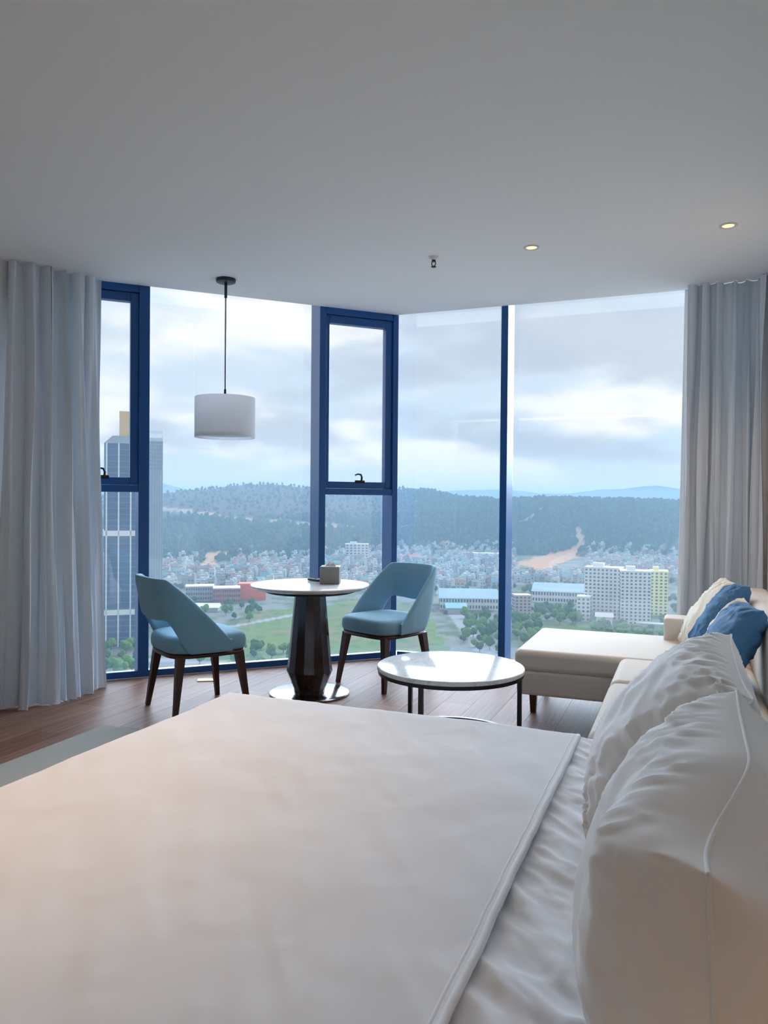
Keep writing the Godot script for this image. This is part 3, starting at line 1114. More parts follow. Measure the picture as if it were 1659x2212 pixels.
# ------------------------------------------------------------------ tables
func build_tables() -> void:
	# pedestal table by the slanted window
	var o := thing("pedestal_table", "round marble-topped table on a dark faceted wooden pedestal", "table", Vector3(-2.325, 0, -4.575))
	var g := Geo.new()
	var r := 0.393
	g.lathe([Vector2(0.0, 0.702), Vector2(r - 0.035, 0.702), Vector2(r - 0.006, 0.716), Vector2(r, 0.722), Vector2(r - 0.002, 0.728), Vector2(r - 0.006, 0.73), Vector2(0.0, 0.73)], 96)
	put("table_top", g, M.marble, o)
	g = Geo.new()
	g.lathe([Vector2(0.0, 0.678), Vector2(0.285, 0.678), Vector2(0.30, 0.684), Vector2(0.30, 0.702), Vector2(0.0, 0.702)], 64)
	put("top_plate", g, M.black_metal, o)
	g = Geo.new()
	g.lathe([Vector2(0.0, 0.013), Vector2(0.103, 0.013), Vector2(0.103, 0.035), Vector2(0.152, 0.155), Vector2(0.145, 0.20), Vector2(0.103, 0.65), Vector2(0.103, 0.678), Vector2(0.0, 0.678)], 14, Vector3.ZERO, true)
	put("pedestal", g, M.pedestal_wood, o)
	g = Geo.new()
	g.lathe([Vector2(0.0, 0.0), Vector2(0.262, 0.0), Vector2(0.265, 0.003), Vector2(0.265, 0.010), Vector2(0.261, 0.013), Vector2(0.0, 0.013)], 72)
	put("base_plate", g, M.polished_metal, o)

	var tb := thing("tissue_box", "square grey tissue box with white tissue on the marble table", "tissue box", Vector3(-2.225, 0.7305, -4.675), deg_to_rad(20))
	g = Geo.new()
	g.rbox(Vector3(0, 0.058, 0), Vector3(0.132, 0.116, 0.132), 0.006, 2)
	put("cover", g, M.tissue_cover, tb)
	g = Geo.new()
	g.rbox(Vector3(0, 0.117, 0), Vector3(0.07, 0.004, 0.045), 0.002, 2)
	put("slot_rim", g, M.white_plastic, tb)
	g = Geo.new()
	g.grid(12, 8, func(a: float, b: float) -> Vector3:
		var x := (a - 0.5) * 0.075 * (1.0 - 0.55 * b)
		return Vector3(x + 0.006 * b, 0.117 + b * 0.032 * (0.7 + 0.3 * sin(a * 7.0)), 0.012 * sin(a * 9.0) * (0.4 + b) * (1.0 - 0.3 * b)))
	put("tissue", g, M.tissue_paper, tb)
	var rc := thing("remote_control", "slim black remote control lying on the marble table", "remote control", Vector3(-2.385, 0.7305, -4.765), deg_to_rad(62))
	box_part("case", Vector3(0, 0.008, 0), Vector3(0.042, 0.016, 0.13), M.black_plastic, rc, 0.006)
	for k in 8:
		box_part("button", Vector3(-0.009 + 0.018 * (k % 2), 0.0165, -0.045 + 0.022 * (k / 2)), Vector3(0.008, 0.003, 0.01), M.bronze_metal, rc, 0.001)

	# coffee table: three legs on a floor ring
	var c := thing("coffee_table", "round marble coffee table with thin dark metal legs and floor ring", "table", Vector3(-1.166, 0, -3.95))
	r = 0.392
	g = Geo.new()
	g.lathe([Vector2(0.0, 0.387), Vector2(r - 0.003, 0.387), Vector2(r, 0.39), Vector2(r, 0.405), Vector2(r - 0.003, 0.409), Vector2(r - 0.007, 0.41), Vector2(0.0, 0.41)], 96)
	put("table_top", g, M.marble, c)
	g = Geo.new()
	g.lathe([Vector2(r - 0.035, 0.367), Vector2(r - 0.006, 0.367), Vector2(r - 0.004, 0.37), Vector2(r - 0.004, 0.387), Vector2(r - 0.035, 0.387), Vector2(r - 0.035, 0.367)], 96)
	put("top_frame", g, M.bronze_metal, c)
	g = Geo.new()
	g.lathe([Vector2(r - 0.03, 0.0), Vector2(r - 0.006, 0.0), Vector2(r - 0.004, 0.003), Vector2(r - 0.004, 0.027), Vector2(r - 0.006, 0.03), Vector2(r - 0.03, 0.03), Vector2(r - 0.03, 0.0)], 96)
	put("floor_ring", g, M.bronze_metal, c)
	for k in 3:
		var a := deg_to_rad(24.0) + k * TAU / 3
		var d := Vector3(cos(a), 0, -sin(a)) * (r - 0.017)
		g = Geo.new()
		g.tube([Vector3(0, 0.028, 0), Vector3(0, 0.37, 0)], [0.011, 0.011], 8, true)
		put("leg", g, M.bronze_metal, c, d)

# ------------------------------------------------------------------ chairs
func seat_outline(ang: float) -> Vector2:       # 0 is the rear (+z), measured towards +x
	var s := sin(ang)
	var c := cos(ang)
	var e := 4.6
	var w := 0.247 - 0.025 * clampf(c, 0, 1)
	var k := pow(pow(absf(s) / w, e) + pow(absf(c) / 0.25, e), -1.0 / e)
	return Vector2(s, c) * k

func build_chairs() -> void:
	var make := func(label: String, at: Vector3, facing: Vector2) -> void:
		var o := thing("dining_chair", label, "chair", at, atan2(-facing.x, -facing.y))
		var g := Geo.new()
		var prof := [Vector2(0.0, 0.378), Vector2(0.9, 0.378), Vector2(0.975, 0.384), Vector2(1.0, 0.40), Vector2(1.008, 0.43), Vector2(0.99, 0.458), Vector2(0.945, 0.474), Vector2(0.86, 0.483), Vector2(0.6, 0.489), Vector2(0.3, 0.491), Vector2(0.0, 0.492)]
		g.grid(64, prof.size() - 1, func(a: float, b: float) -> Vector3:
			var q: Vector2 = prof[int(round(b * (prof.size() - 1)))]
			var p := seat_outline(a * TAU) * q.x
			return Vector3(p.x, q.y, p.y), true, true)
		put("seat", g, M.teal_velvet, o)
		g = Geo.new()
		var rp := [Vector2(0.8, 0.352), Vector2(0.94, 0.352), Vector2(0.965, 0.358), Vector2(0.965, 0.38), Vector2(0.8, 0.38)]
		g.grid(64, 4, func(a: float, b: float) -> Vector3:
			var q: Vector2 = rp[int(round(b * 4))]
			var p := seat_outline(a * TAU) * q.x
			return Vector3(p.x, q.y, p.y), true, true)
		put("seat_rail", g, M.dark_wood, o)
		# the back: a padded shell that wraps round the seat, open above the seat at the rear, its edges sweeping down to the seat sides
		var top := func(ang: float) -> float:
			var d := rad_to_deg(absf(ang))
			var flat := 0.842 - 0.012 * pow(d / 45.0, 2.0)
			var slope := lerpf(0.835, 0.455, clampf((d - 44.0) / 66.0, 0, 1))
			var k := 0.03
			var h := clampf(0.5 + 0.5 * (slope - flat) / k, 0, 1)
			return lerpf(slope, flat, h) - k * h * (1 - h)
		var bot := func(ang: float) -> float:
			var d := rad_to_deg(absf(ang))
			return lerpf(0.59 - 0.02 * (1.0 - d / 60.0), 0.381, smoothstep(36.0, 60.0, d))
		var span := deg_to_rad(112)
		var ring := 28
		var place := func(ang: float, y: float, off: float) -> Vector3:
			var q := seat_outline(ang)
			var nrm := q.normalized()
			var lean := pow(clampf((y - 0.42) / 0.42, 0, 1), 1.25) * 0.075
			var grow := 0.022 * clampf((y - 0.4) / 0.2, 0, 1)
			var p := q * (1.03) + nrm * (off + grow * 0.5)
			return Vector3(p.x, y, p.y + lean * (0.55 + 0.45 * maxf(cos(ang), 0.0)))
		g = Geo.new()
		g.grid(96, ring, func(a: float, b: float) -> Vector3:
			var ang := lerpf(-span, span, a)
			var y1: float = top.call(ang)
			var y0: float = bot.call(ang)
			var half := 0.019
			var t := fposmod(b, 1.0) * TAU
			# stadium section: outer face, rounded top, inner face, rounded foot
			var cy := cos(t)
			var sy := sin(t)
			var yy := signf(sy) * pow(absf(sy), 0.35)
			var xx := signf(cy) * pow(absf(cy), 0.6)
			return place.call(ang, lerpf(y0, y1, yy * 0.5 + 0.5), xx * half), true, false, true)
		for e in [-1.0, 1.0]:
			var ang: float = span * e
			var y1: float = top.call(ang)
			var y0: float = bot.call(ang)
			var cen: Vector3 = place.call(ang, (y0 + y1) / 2, 0.0)
			for k in ring:
				var pts := []
				for w in 2:
					var t := TAU * (k + w) / ring
					var yy := signf(sin(t)) * pow(absf(sin(t)), 0.35)
					var xx := signf(cos(t)) * pow(absf(cos(t)), 0.6)
					pts.append(place.call(ang, lerpf(y0, y1, yy * 0.5 + 0.5), xx * 0.019))
				if e > 0:
					g.tri(cen, pts[0], pts[1])
				else:
					g.tri(cen, pts[1], pts[0])
		put("backrest", g, M.teal_velvet, o)
		for sx in [-1.0, 1.0]:
			for sz in [-1.0, 1.0]:
				g = Geo.new()
				g.tube([Vector3(0.232 * sx, 0.0, 0.232 * sz), Vector3(0.219 * sx, 0.12, 0.216 * sz), Vector3(0.19 * sx, 0.36, 0.185 * sz)], [0.0125, 0.016, 0.024], 8, true)
				put("leg", g, M.dark_wood, o)
	make.call("teal upholstered chair with its back to the grey curtain, at the pedestal table", Vector3(-2.80, 0, -3.99), Vector2(0.54, -0.84))
	make.call("teal upholstered chair between the pedestal table and the glazing corner", Vector3(-1.98, 0, -5.06), Vector2(-0.40, 0.91))

# ------------------------------------------------------------------ the valley outside
const RIDGE := [[-900, 1060], [0, 1062], [200, 1070], [330, 1067], [430, 1058], [520, 1048], [600, 1047], [680, 1056], [770, 1060], [860, 1056], [930, 1063], [1000, 1079], [1090, 1084], [1180, 1080], [1300, 1083], [1400, 1085], [1475, 1087], [1700, 1080], [2600, 1070]]
const FAR_RIDGE := [[-900, 1050], [200, 1046], [320, 1039], [400, 1058], [520, 1072], [880, 1066], [960, 1060], [1090, 1060], [1200, 1064], [1300, 1060], [1380, 1053], [1430, 1049], [1480, 1058], [1600, 1052], [2600, 1050]]

var relief := FastNoiseLite.new()
var patches := FastNoiseLite.new()
var built := []        # centre and reach of each large building

func table_at(t: Array, x: float) -> float:
	for k in t.size() - 1:
		if x <= t[k + 1][0]:
			var u := clampf((x - t[k][0]) / float(t[k + 1][0] - t[k][0]), 0, 1)
			u = u * u * (3 - 2 * u) * 0.5 + u * 0.5
			return lerpf(t[k][1], t[k + 1][1], u)
	return t[-1][1]

# height at which the ray of a pixel passes the given straight-ahead distance
func ray_height(px: float, py: float, depth: float) -> float:
	var d := ray(px, py)
	var ahead := view * Vector3.FORWARD
	ahead.y = 0
	return EYE.y + d.y / d.dot(ahead.normalized()) * depth

func ridge_depth(px: float) -> float:
	return lerpf(2250.0, 1850.0, smoothstep(820.0, 1120.0, px))

func base_depth(px: float) -> float:
	return lerpf(lerpf(1230.0, 1480.0, smoothstep(560.0, 900.0, px)), 1430.0, smoothstep(1120.0, 1300.0, px))

func land_height(px: float, depth: float, p: Vector3) -> float:
	var db := base_depth(px)
	if depth <= db:
		return GROUND
	var dr := ridge_depth(px)
	var top := ray_height(px, table_at(RIDGE, px), dr) - GROUND
	var s := (depth - db) / (dr - db)
	var h := 0.0
	if s <= 1.0:
		h = top * (0.45 * s + 0.55 * s * s * (3 - 2 * s))
		h += relief.get_noise_2d(p.x / 260.0, p.z / 260.0) * 26.0 * s * (1.0 - s) * 2.0
	else:
		h = top * maxf(0.2, 1.0 - 0.5 * pow(s - 1.0, 1.4))
	return GROUND + maxf(h, 0.0)

func land_hit(px: float, py: float) -> Vector3:
	var depth := 300.0
	while depth < 2600.0:
		var p := out_at(px, depth, 0)
		if ray_height(px, py, depth) <= land_height(px, depth, p):
			break
		depth += 6.0
	return out_at(px, depth, land_height(px, depth, out_at(px, depth, 0)))

func ground_poly(pix: Array) -> PackedVector2Array:
	var out := PackedVector2Array()
	for q in pix:
		var p := land_hit(q[0], q[1])
		out.append(Vector2(p.x, p.z))
	return out

func near_line(p: Vector2, line: PackedVector2Array) -> float:
	var best := 1e9
	for k in line.size() - 1:
		best = minf(best, p.distance_to(Geometry2D.get_closest_point_to_segment(p, line[k], line[k + 1])))
	return best

func bounds(poly: PackedVector2Array, grow: float) -> Rect2:
	var r := Rect2(poly[0], Vector2.ZERO)
	for q in poly:
		r = r.expand(q)
	return r.grow(grow)

func build_land() -> void:
	relief.seed = 3
	relief.frequency = 1.0
	relief.fractal_octaves = 4
	patches.seed = 15
	patches.frequency = 1.0
	patches.fractal_octaves = 4
	var fields := [ground_poly([[540, 1320], [700, 1308], [800, 1292], [870, 1300], [930, 1330], [965, 1400], [1000, 1460], [420, 1460], [420, 1430], [500, 1400]]),
		ground_poly([[1125, 1372], [1240, 1345], [1330, 1340], [1460, 1350], [1480, 1400], [1150, 1400]]),
		ground_poly([[180, 1310], [228, 1318], [226, 1350], [170, 1350]])]
	var scars := [ground_poly([[1118, 1218], [1150, 1206], [1185, 1196], [1225, 1190], [1248, 1176], [1263, 1186], [1252, 1198], [1228, 1210], [1195, 1226], [1150, 1232]]),
		ground_poly([[412, 1228], [440, 1212], [446, 1196], [470, 1192], [520, 1190], [505, 1199], [468, 1205], [462, 1226], [440, 1234]]),
		ground_poly([[944, 1178], [965, 1168], [985, 1172], [980, 1184], [955, 1186]])]
	var tracks := [[ground_poly([[260, 1090], [345, 1098], [400, 1104], [470, 1116], [540, 1123], [600, 1128], [690, 1134], [760, 1142]]), 11.0],
		[ground_poly([[868, 1142], [890, 1134], [908, 1126]]), 5.0], [ground_poly([[1120, 1134], [1150, 1116], [1178, 1098]]), 5.0],
		[ground_poly([[1248, 1140], [1256, 1160], [1258, 1182]]), 7.0]]
	var roads := [[ground_poly([[950, 1262], [968, 1300], [1005, 1350], [1060, 1420], [1090, 1470]]), 7.0], [ground_poly([[340, 1345], [480, 1360], [620, 1332], [700, 1318]]), 4.0],
		[ground_poly([[200, 1440], [330, 1428], [520, 1436], [760, 1424]]), 6.0], [ground_poly([[1110, 1262], [1200, 1258], [1300, 1254]]), 5.0]]
	var f_box := fields.map(func(p): return bounds(p, 30))
	var s_box := scars.map(func(p): return bounds(p, 40))
	var t_box := tracks.map(func(t): return bounds(t[0], 30))
	var r_box := roads.map(func(t): return bounds(t[0], 30))
	var cols := []
	var px := -900.0
	while px < 2600.0:
		cols.append(px)
		px += 4.0 if px > 190 and px < 1500 else 12.0 if px > -100 and px < 1900 else 45.0
	var rows := []
	var dp := 150.0
	while dp < 3300.0:
		rows.append(dp)
		dp *= 1.0115 if dp < 2400 else 1.05
	var g := Geo.new()
	g.use_tint = true
	g.grid(cols.size() - 1, rows.size() - 1, func(a: float, b: float) -> Vector3:
		var c: float = cols[int(round(a * (cols.size() - 1)))]
		var d: float = rows[int(round(b * (rows.size() - 1)))]
		var p := out_at(c, d, 0)
		p.y = land_height(c, d, p)
		var q := Vector2(p.x, p.z)
		var n1 := patches.get_noise_2d(p.x / 60.0, p.z / 60.0)
		var n2 := patches.get_noise_2d(p.x / 17.0 + 50.0, p.z / 17.0)
		var col := Color(0.23, 0.235, 0.225).lerp(Color(0.11, 0.15, 0.09), smoothstep(-0.15, 0.3, n1 + n2 * 0.4))
		var up := (d - base_depth(c)) / (ridge_depth(c) - base_depth(c))
		if up > -0.05:
			var woods := Color(0.05, 0.13, 0.07).lerp(Color(0.03, 0.08, 0.045), smoothstep(-0.3, 0.4, n1))
			var heath := Color(0.135, 0.11, 0.095).lerp(Color(0.10, 0.088, 0.075), smoothstep(-0.3, 0.3, n2))
			var high := smoothstep(0.40, 0.52, up + n1 * 0.05) * (1.0 - smoothstep(760.0, 1050.0, c))
			col = col.lerp(woods.lerp(heath, high), smoothstep(-0.05, 0.06, up + n1 * 0.06))
		for k in fields.size():
			if f_box[k].has_point(q) and Geometry2D.is_point_in_polygon(q + Vector2(n1, n2) * 14.0, fields[k]):
				col = Color(0.155, 0.215, 0.085).lerp(Color(0.21, 0.20, 0.115), smoothstep(-0.1, 0.45, n1)).lerp(Color(0.10, 0.17, 0.07), smoothstep(0.0, 0.5, -n2))
		for k in scars.size():
			if s_box[k].has_point(q) and Geometry2D.is_point_in_polygon(q + Vector2(n2, n1) * 16.0, scars[k]):
				col = Color(0.60, 0.31, 0.17).lerp(Color(0.50, 0.33, 0.21), smoothstep(-0.2, 0.4, n2))
		for k in tracks.size():
			if t_box[k].has_point(q) and near_line(q, tracks[k][0]) < tracks[k][1] * (1.0 + n2):
				col = Color(0.50, 0.36, 0.26)
		for k in roads.size():
			if r_box[k].has_point(q) and near_line(q, roads[k][0]) < roads[k][1]:
				col = Color(0.33, 0.33, 0.34)
		g.tint = col
		return p, true)
	tag(put("valley_ground", g, M.terrain), "green valley floor and wooded hillside with bare clay tracks, far below the windows", "ground", "", "structure")
	# far mountains
	g = Geo.new()
	g.use_tint = true
	g.tint = Color(0.06, 0.10, 0.06)
	g.grid(110, 12, func(a: float, b: float) -> Vector3:
		var c := lerpf(-900, 2600, a)
		var d := lerpf(3900, 6200, b)
		var p := out_at(c, d, 0)
		var top := ray_height(c, table_at(FAR_RIDGE, c), 5400.0) - GROUND
		var s := 1.0 - absf(d - 5400.0) / 1500.0
		p.y = GROUND + top * smoothstep(0.0, 1.0, maxf(s, 0.0)) + relief.get_noise_2d(p.x / 700.0, p.z / 700.0) * 25.0 * maxf(s, 0.0)
		return p, true)
	tag(put("far_mountains", g, M.terrain), "pale blue mountains on the horizon behind the wooded ridge", "mountains", "", "structure")

	# woods on the hillside
	var blob := blob_mesh(5, 6, 4)
	var spots := []
	var tries := 0
	while spots.size() < 20000 and tries < 80000:
		tries += 1
		var c := rng.randf_range(-50, 1800)
		var up := pow(rng.randf(), 0.8) * 1.03
		var d := lerpf(base_depth(c), ridge_depth(c), up)
		var p := out_at(c, d, 0)
		p.y = land_height(c, d, p)
		var q := Vector2(p.x, p.z)
		var bare := false
		for k in scars.size():
			bare = bare or (s_box[k].has_point(q) and Geometry2D.is_point_in_polygon(q, scars[k]))
		for k in tracks.size():
			bare = bare or (t_box[k].has_point(q) and near_line(q, tracks[k][0]) < tracks[k][1] * 1.3)
		var thin := smoothstep(0.40, 0.52, up) * (1.0 - smoothstep(760.0, 1050.0, c))
		if bare or rng.randf() < thin * 0.85:
			continue
		var sc := rng.randf_range(4.0, 8.5) * (0.8 if thin > 0.5 else 1.0)
		spots.append(Transform3D(Basis.from_scale(Vector3(sc, sc * rng.randf_range(0.8, 1.5), sc)).rotated(Vector3.UP, rng.randf() * TAU), p))
	var mm := MultiMesh.new()
	mm.transform_format = MultiMesh.TRANSFORM_3D
	mm.use_colors = true
	mm.mesh = blob
	mm.instance_count = spots.size()
	for k in spots.size():
		mm.set_instance_transform(k, spots[k])
		var t := rng.randf()
		mm.set_instance_color(k, Color(0.018, 0.06, 0.035).lerp(Color(0.06, 0.13, 0.06), t * t))
	var mi := MultiMeshInstance3D.new()
	mi.name = "hillside_woods"
	mi.multimesh = mm
	mi.material_override = M.terrain
	add_child(mi)
	tag(mi, "dark green woods covering the hillside behind the town", "woods", "", "stuff")

# a lumpy tree crown of unit half-size standing on y = 0
func blob_mesh(sd: int, around: int, up: int) -> ArrayMesh:
	var nz := FastNoiseLite.new()
	nz.seed = sd
	nz.frequency = 1.0
	var g := Geo.new()
	g.grid(around, up, func(a: float, b: float) -> Vector3:
		var t := a * TAU
		var f := (b - 0.5) * PI
		var d := Vector3(cos(t) * cos(f), sin(f), sin(t) * cos(f))
		var r := 0.62 * (1.0 + 0.45 * nz.get_noise_3dv(d * 2.2))
		return d * r * Vector3(1, 0.9, 1) + Vector3(0, 0.6, 0), true, true)
	return g.mesh()

# several lumps grown together into one uneven crown
func crown_mesh(sd: int) -> ArrayMesh:
	var q := RandomNumberGenerator.new()
	q.seed = sd
	var nz := FastNoiseLite.new()
	nz.seed = sd
	nz.frequency = 1.0
	var g := Geo.new()
	for k in 7:
		var cen := Vector3(q.randf_range(-0.4, 0.4), q.randf_range(0.35, 1.0), q.randf_range(-0.4, 0.4)) if k > 0 else Vector3(0, 0.6, 0)
		var rad := q.randf_range(0.26, 0.4) if k > 0 else 0.5
		g.grid(10, 7, func(a: float, b: float) -> Vector3:
			var t := a * TAU
			var f := (b - 0.5) * PI
			var d := Vector3(cos(t) * cos(f), sin(f), sin(t) * cos(f))
			return cen + d * rad * (1.0 + 0.5 * nz.get_noise_3dv(d * 2.4 + cen * 5.0)), true, true)
	return g.mesh()

# ------------------------------------------------------------------ the town
func house_mesh(kind: int) -> ArrayMesh:      # about 9 x 9 m on plan, tinted walls, roof and window strips
	var walls: Color = [Color(0.62, 0.63, 0.63), Color(0.58, 0.53, 0.46), Color(0.46, 0.36, 0.34), Color(0.36, 0.37, 0.39), Color(0.48, 0.49, 0.47)][kind]
	var roof: Color = [Color(0.36, 0.37, 0.38), Color(0.36, 0.17, 0.12), Color(0.40, 0.22, 0.17), Color(0.26, 0.27, 0.29), Color(0.15, 0.32, 0.36)][kind]
	var g := Geo.new()
	g.use_tint = true
	var h: float = [9.0, 7.0, 10.5, 12.0, 7.5][kind]
	var w: float = [9.0, 9.5, 7.0, 8.0, 11.0][kind]
	var d := 9.0
	g.tint = walls
	g.box(Vector3(0, h / 2, 0), Vector3(w, h, d))
	g.tint = roof
	if kind in [1, 4]:
		var e := 0.5
		var y1 := h + 2.8
		var a := Vector3(-w / 2 - e, h, -d / 2 - e)
		var b := Vector3(w / 2 + e, h, -d / 2 - e)
		var c := Vector3(w / 2 + e, h, d / 2 + e)
		var f := Vector3(-w / 2 - e, h, d / 2 + e)
		var r0 := Vector3(-w / 2 - e, y1, 0)
		var r1 := Vector3(w / 2 + e, y1, 0)
		g.quad(f, c, r1, r0)
		g.quad(b, a, r0, r1)
		g.tri(a, f, r0)
		g.tri(c, b, r1)
	else:
		g.box(Vector3(0, h + 0.35, 0), Vector3(w + 0.5, 0.7, d + 0.5))
		g.tint = walls
		g.box(Vector3(w * 0.2, h + 1.8, -1.0), Vector3(w * 0.4, 2.4, 4.0))
	g.tint = Color(0.10, 0.13, 0.16)
	var floors := int(h / 3.4)
	for k in floors:
		for x in 2:
			g.box(Vector3((x - 0.5) * w * 0.48, 1.9 + k * 3.4, d / 2 + 0.05), Vector3(w * 0.24, 1.5, 0.3))
	return g.mesh()

func facing_eye(p: Vector3, turn: float) -> float:
	return atan2(-p.x, -p.z) + deg_to_rad(turn)

# a building that stands on the valley floor between two pixel columns, its foot and top at the given pixel rows
func block(called: String, label: String, group: String, px0: float, px1: float, py_top: float, py_foot: float, deep: float, wall: Material, cols: int, floors: int, turn := 0.0, roof: Material = null, pitched := false) -> Node3D:
	var mid := (px0 + px1) / 2
	var p := at_height(mid, py_foot, GROUND)
	var ahead := view * Vector3.FORWARD
	ahead.y = 0
	var depth := p.dot(ahead.normalized())
	var w := (px1 - px0) / F * depth
	var h := ray_height(mid, py_top, depth) - GROUND
	var o := thing(called, label, "building", p, facing_eye(p, turn), group)
	built.append([p + Vector3(-p.x, 0, -p.z).normalized() * (-deep / 2), sqrt(w * w + deep * deep) / 2])
	box_part("wall", Vector3(0, h / 2, -deep / 2), Vector3(w, h, deep), wall, o)
	var g := Geo.new()
	if pitched:
		var e := 1.0
		var y1 := h + maxf(3.0, deep * 0.14)
		var a := Vector3(-w / 2 - e, h - 0.3, -deep - e)
		var b := Vector3(w / 2 + e, h - 0.3, -deep - e)
		var c := Vector3(w / 2 + e, h - 0.3, e)
		var f := Vector3(-w / 2 - e, h - 0.3, e)
		var r0 := Vector3(-w / 2 - e, y1, -deep / 2)
		var r1 := Vector3(w / 2 + e, y1, -deep / 2)
		g.quad(f, c, r1, r0)
		g.quad(b, a, r0, r1)
		g.tri(a, f, r0)
		g.tri(c, b, r1)
		g.quad(a, b, c, f)
	else:
		g.box(Vector3(0, h + 0.5, -deep / 2), Vector3(w + 0.6, 1.0, deep + 0.6))
	put("roof", g, roof if roof else wall, o)
	if not pitched and h > 25:
		box_part("lift_housing", Vector3(-w * 0.15, h + 2.6, -deep * 0.5), Vector3(w * 0.3, 3.4, deep * 0.4), wall, o)
	if cols > 0:
		g = Geo.new()
		var fh := h / floors
		for r in floors:
			for c in cols:
				g.box(Vector3((float(c) + 0.5 - cols / 2.0) * w / cols, (r + 0.55) * fh, 0.1), Vector3(w / cols * 0.52, fh * 0.5, 0.5))
		var side := int(maxf(1.0, cols * deep / w))
		for r in floors:
			for c in side:
				for sx in [-1.0, 1.0]:
					g.box(Vector3(sx * (w / 2 + 0.1), (r + 0.55) * fh, -(float(c) + 0.5) * deep / side), Vector3(0.5, fh * 0.5, deep / side * 0.45))
		put("window_rows", g, M.window_dark, o, Vector3.ZERO, "stuff")
	return o

func build_town() -> void:
	# glass tower with a gold crown
	var p := at_height(268, 1396, GROUND)
	var ahead := view * Vector3.FORWARD
	ahead.y = 0
	var depth := p.dot(ahead.normalized())
	var u := depth / F                        # metres per pixel there
	var th := ray_height(268, 958, depth) - GROUND
	var t := thing("glass_tower", "tall blue glass tower with white fins and a gold crown", "skyscraper", p, facing_eye(p, 0.0))
	var w := 84.0 * u
	box_part("glass_body", Vector3(0, th / 2, -w / 2), Vector3(w, th, w * 0.98), M.tower_glass, t)
	for k in 4:
		box_part("fin", Vector3((k - 1.5) * w / 3.4, th / 2, 0.5), Vector3(0.9, th, 1.6), M.tower_white, t)
	for k in 4:
		box_part("fin", Vector3(w / 2 + 0.5, th / 2, -w / 2 + (k - 1.5) * w / 3.4), Vector3(1.6, th, 0.9), M.tower_white, t)
	for y in [1152.0, 1322.0]:
		box_part("belt", Vector3(0, ray_height(268, y, depth) - GROUND, -w / 2), Vector3(w + 2.6, 3.6, w + 2.6), M.tower_white, t)
	var floors := int(th / 4.0)
	for k in floors:
		box_part("floor_band", Vector3(0, (k + 0.5) * 4.0, 0.2), Vector3(w, 0.7, 0.6), M.tower_slate, t)
	var g := Geo.new()
	var y1 := th + 5.5
	var b := w * 0.5
	var q := w * 0.30
	var ring0 := [Vector3(-b, th, 0), Vector3(b, th, 0), Vector3(b, th, -w), Vector3(-b, th, -w)]
	var ring1 := [Vector3(-q, y1, -w * 0.2), Vector3(q, y1, -w * 0.2), Vector3(q, y1, -w * 0.8), Vector3(-q, y1, -w * 0.8)]
	for k in 4:
		g.quad(ring0[k], ring0[(k + 1) % 4], ring1[(k + 1) % 4], ring1[k])
	g.quad(ring1[3], ring1[2], ring1[1], ring1[0])
	put("sloped_roof", g, M.tower_grey, t)
	var gh := ray_height(268, 886, depth) - GROUND
	box_part("gold_crown", Vector3(3.4 * u, (gh + y1) / 2, -w * 0.5), Vector3(30.0 * u, gh - y1, w * 0.5), M.tower_gold, t)
	for k in 5:
		box_part("crown_rib", Vector3(3.4 * u + (k - 2) * 6.6 * u, (gh + y1) / 2, -w * 0.25), Vector3(0.7, gh - y1, 0.8), M.tower_gold, t)
	# slender pale tower behind it
	p = at_height(334, 1352, GROUND)
	depth = p.dot(ahead.normalized())
	u = depth / F
	th = ray_height(334, 946, depth) - GROUND
	t = thing("pale_tower", "slender pale tower with thin vertical stripes beside the glass tower", "skyscraper", p, facing_eye(p, 0.0))
	w = 31.0 * u
	box_part("body", Vector3(0, th / 2, -w / 2), Vector3(w, th, w), M.tower_pale, t)
	for k in 6:
		box_part("stripe", Vector3((k - 2.5) * w / 6.0 + 0.4, th / 2, 0.2), Vector3(0.9, th - 6.0, 0.6), M.tower_grey, t)
	for k in 8:
		box_part("louvre", Vector3(0, th - 3.0 - k * 3.0, 0.3), Vector3(w, 0.9, 0.9), M.tower_grey, t)
	for sx in [-1.0, 1.0]:
		for sz in [0.0, 1.0]:
			box_part("mast_post", Vector3(sx * (w / 2 - 0.6), th + 2.5, -0.6 - sz * (w - 1.2)), Vector3(0.9, 5.0, 0.9), M.tower_white, t)
	box_part("top_frame", Vector3(0, th + 5.0, -w / 2), Vector3(w, 0.9, w), M.tower_white, t)

	# named blocks
	block("apartment_block", "wide white apartment block with a flat roof and dense dark window grid", "", 1262, 1340, 1228, 1338, 16, M.block_white, 9, 14, -8.0)
	block("apartment_block", "white apartment block with rows of dark windows, in front of the yellow block", "", 1341, 1404, 1236, 1350, 18, M.block_white, 7, 15, 4.0)
	block("apartment_block", "pale yellow apartment block beside the white blocks", "", 1404, 1441, 1236, 1330, 18, M.block_yellow, 4, 13, 2.0)
	block("apartment_block", "low white apartment block at the foot of the wide white block", "", 1246, 1274, 1291, 1342, 14, M.block_white, 3, 6, -5.0)
	block("apartment_block", "pinkish apartment block beside the blue-roofed market hall", "", 1112, 1147, 1288, 1336, 13, M.block_pink, 4, 7, 12.0)
	block("apartment_block", "white apartment block on the slope at the foot of the hill", "", 746, 796, 1176, 1210, 16, M.block_white, 6, 6, 0.0)
	block("pavilion", "low white pavilion between the white apartment blocks", "", 1288, 1322, 1332, 1349, 8, M.roof_white, 0, 1, 0.0, M.roof_white, true)
	block("podium", "grey podium building at the foot of the white apartment block", "", 1376, 1434, 1350, 1362, 8, M.block_grey, 0, 1, 0.0)
	block("school_building", "long pinkish school building with a white flat roof behind the green field", "", 402, 462, 1268, 1298, 18, M.block_grey, 12, 3, 0.0, M.roof_white)
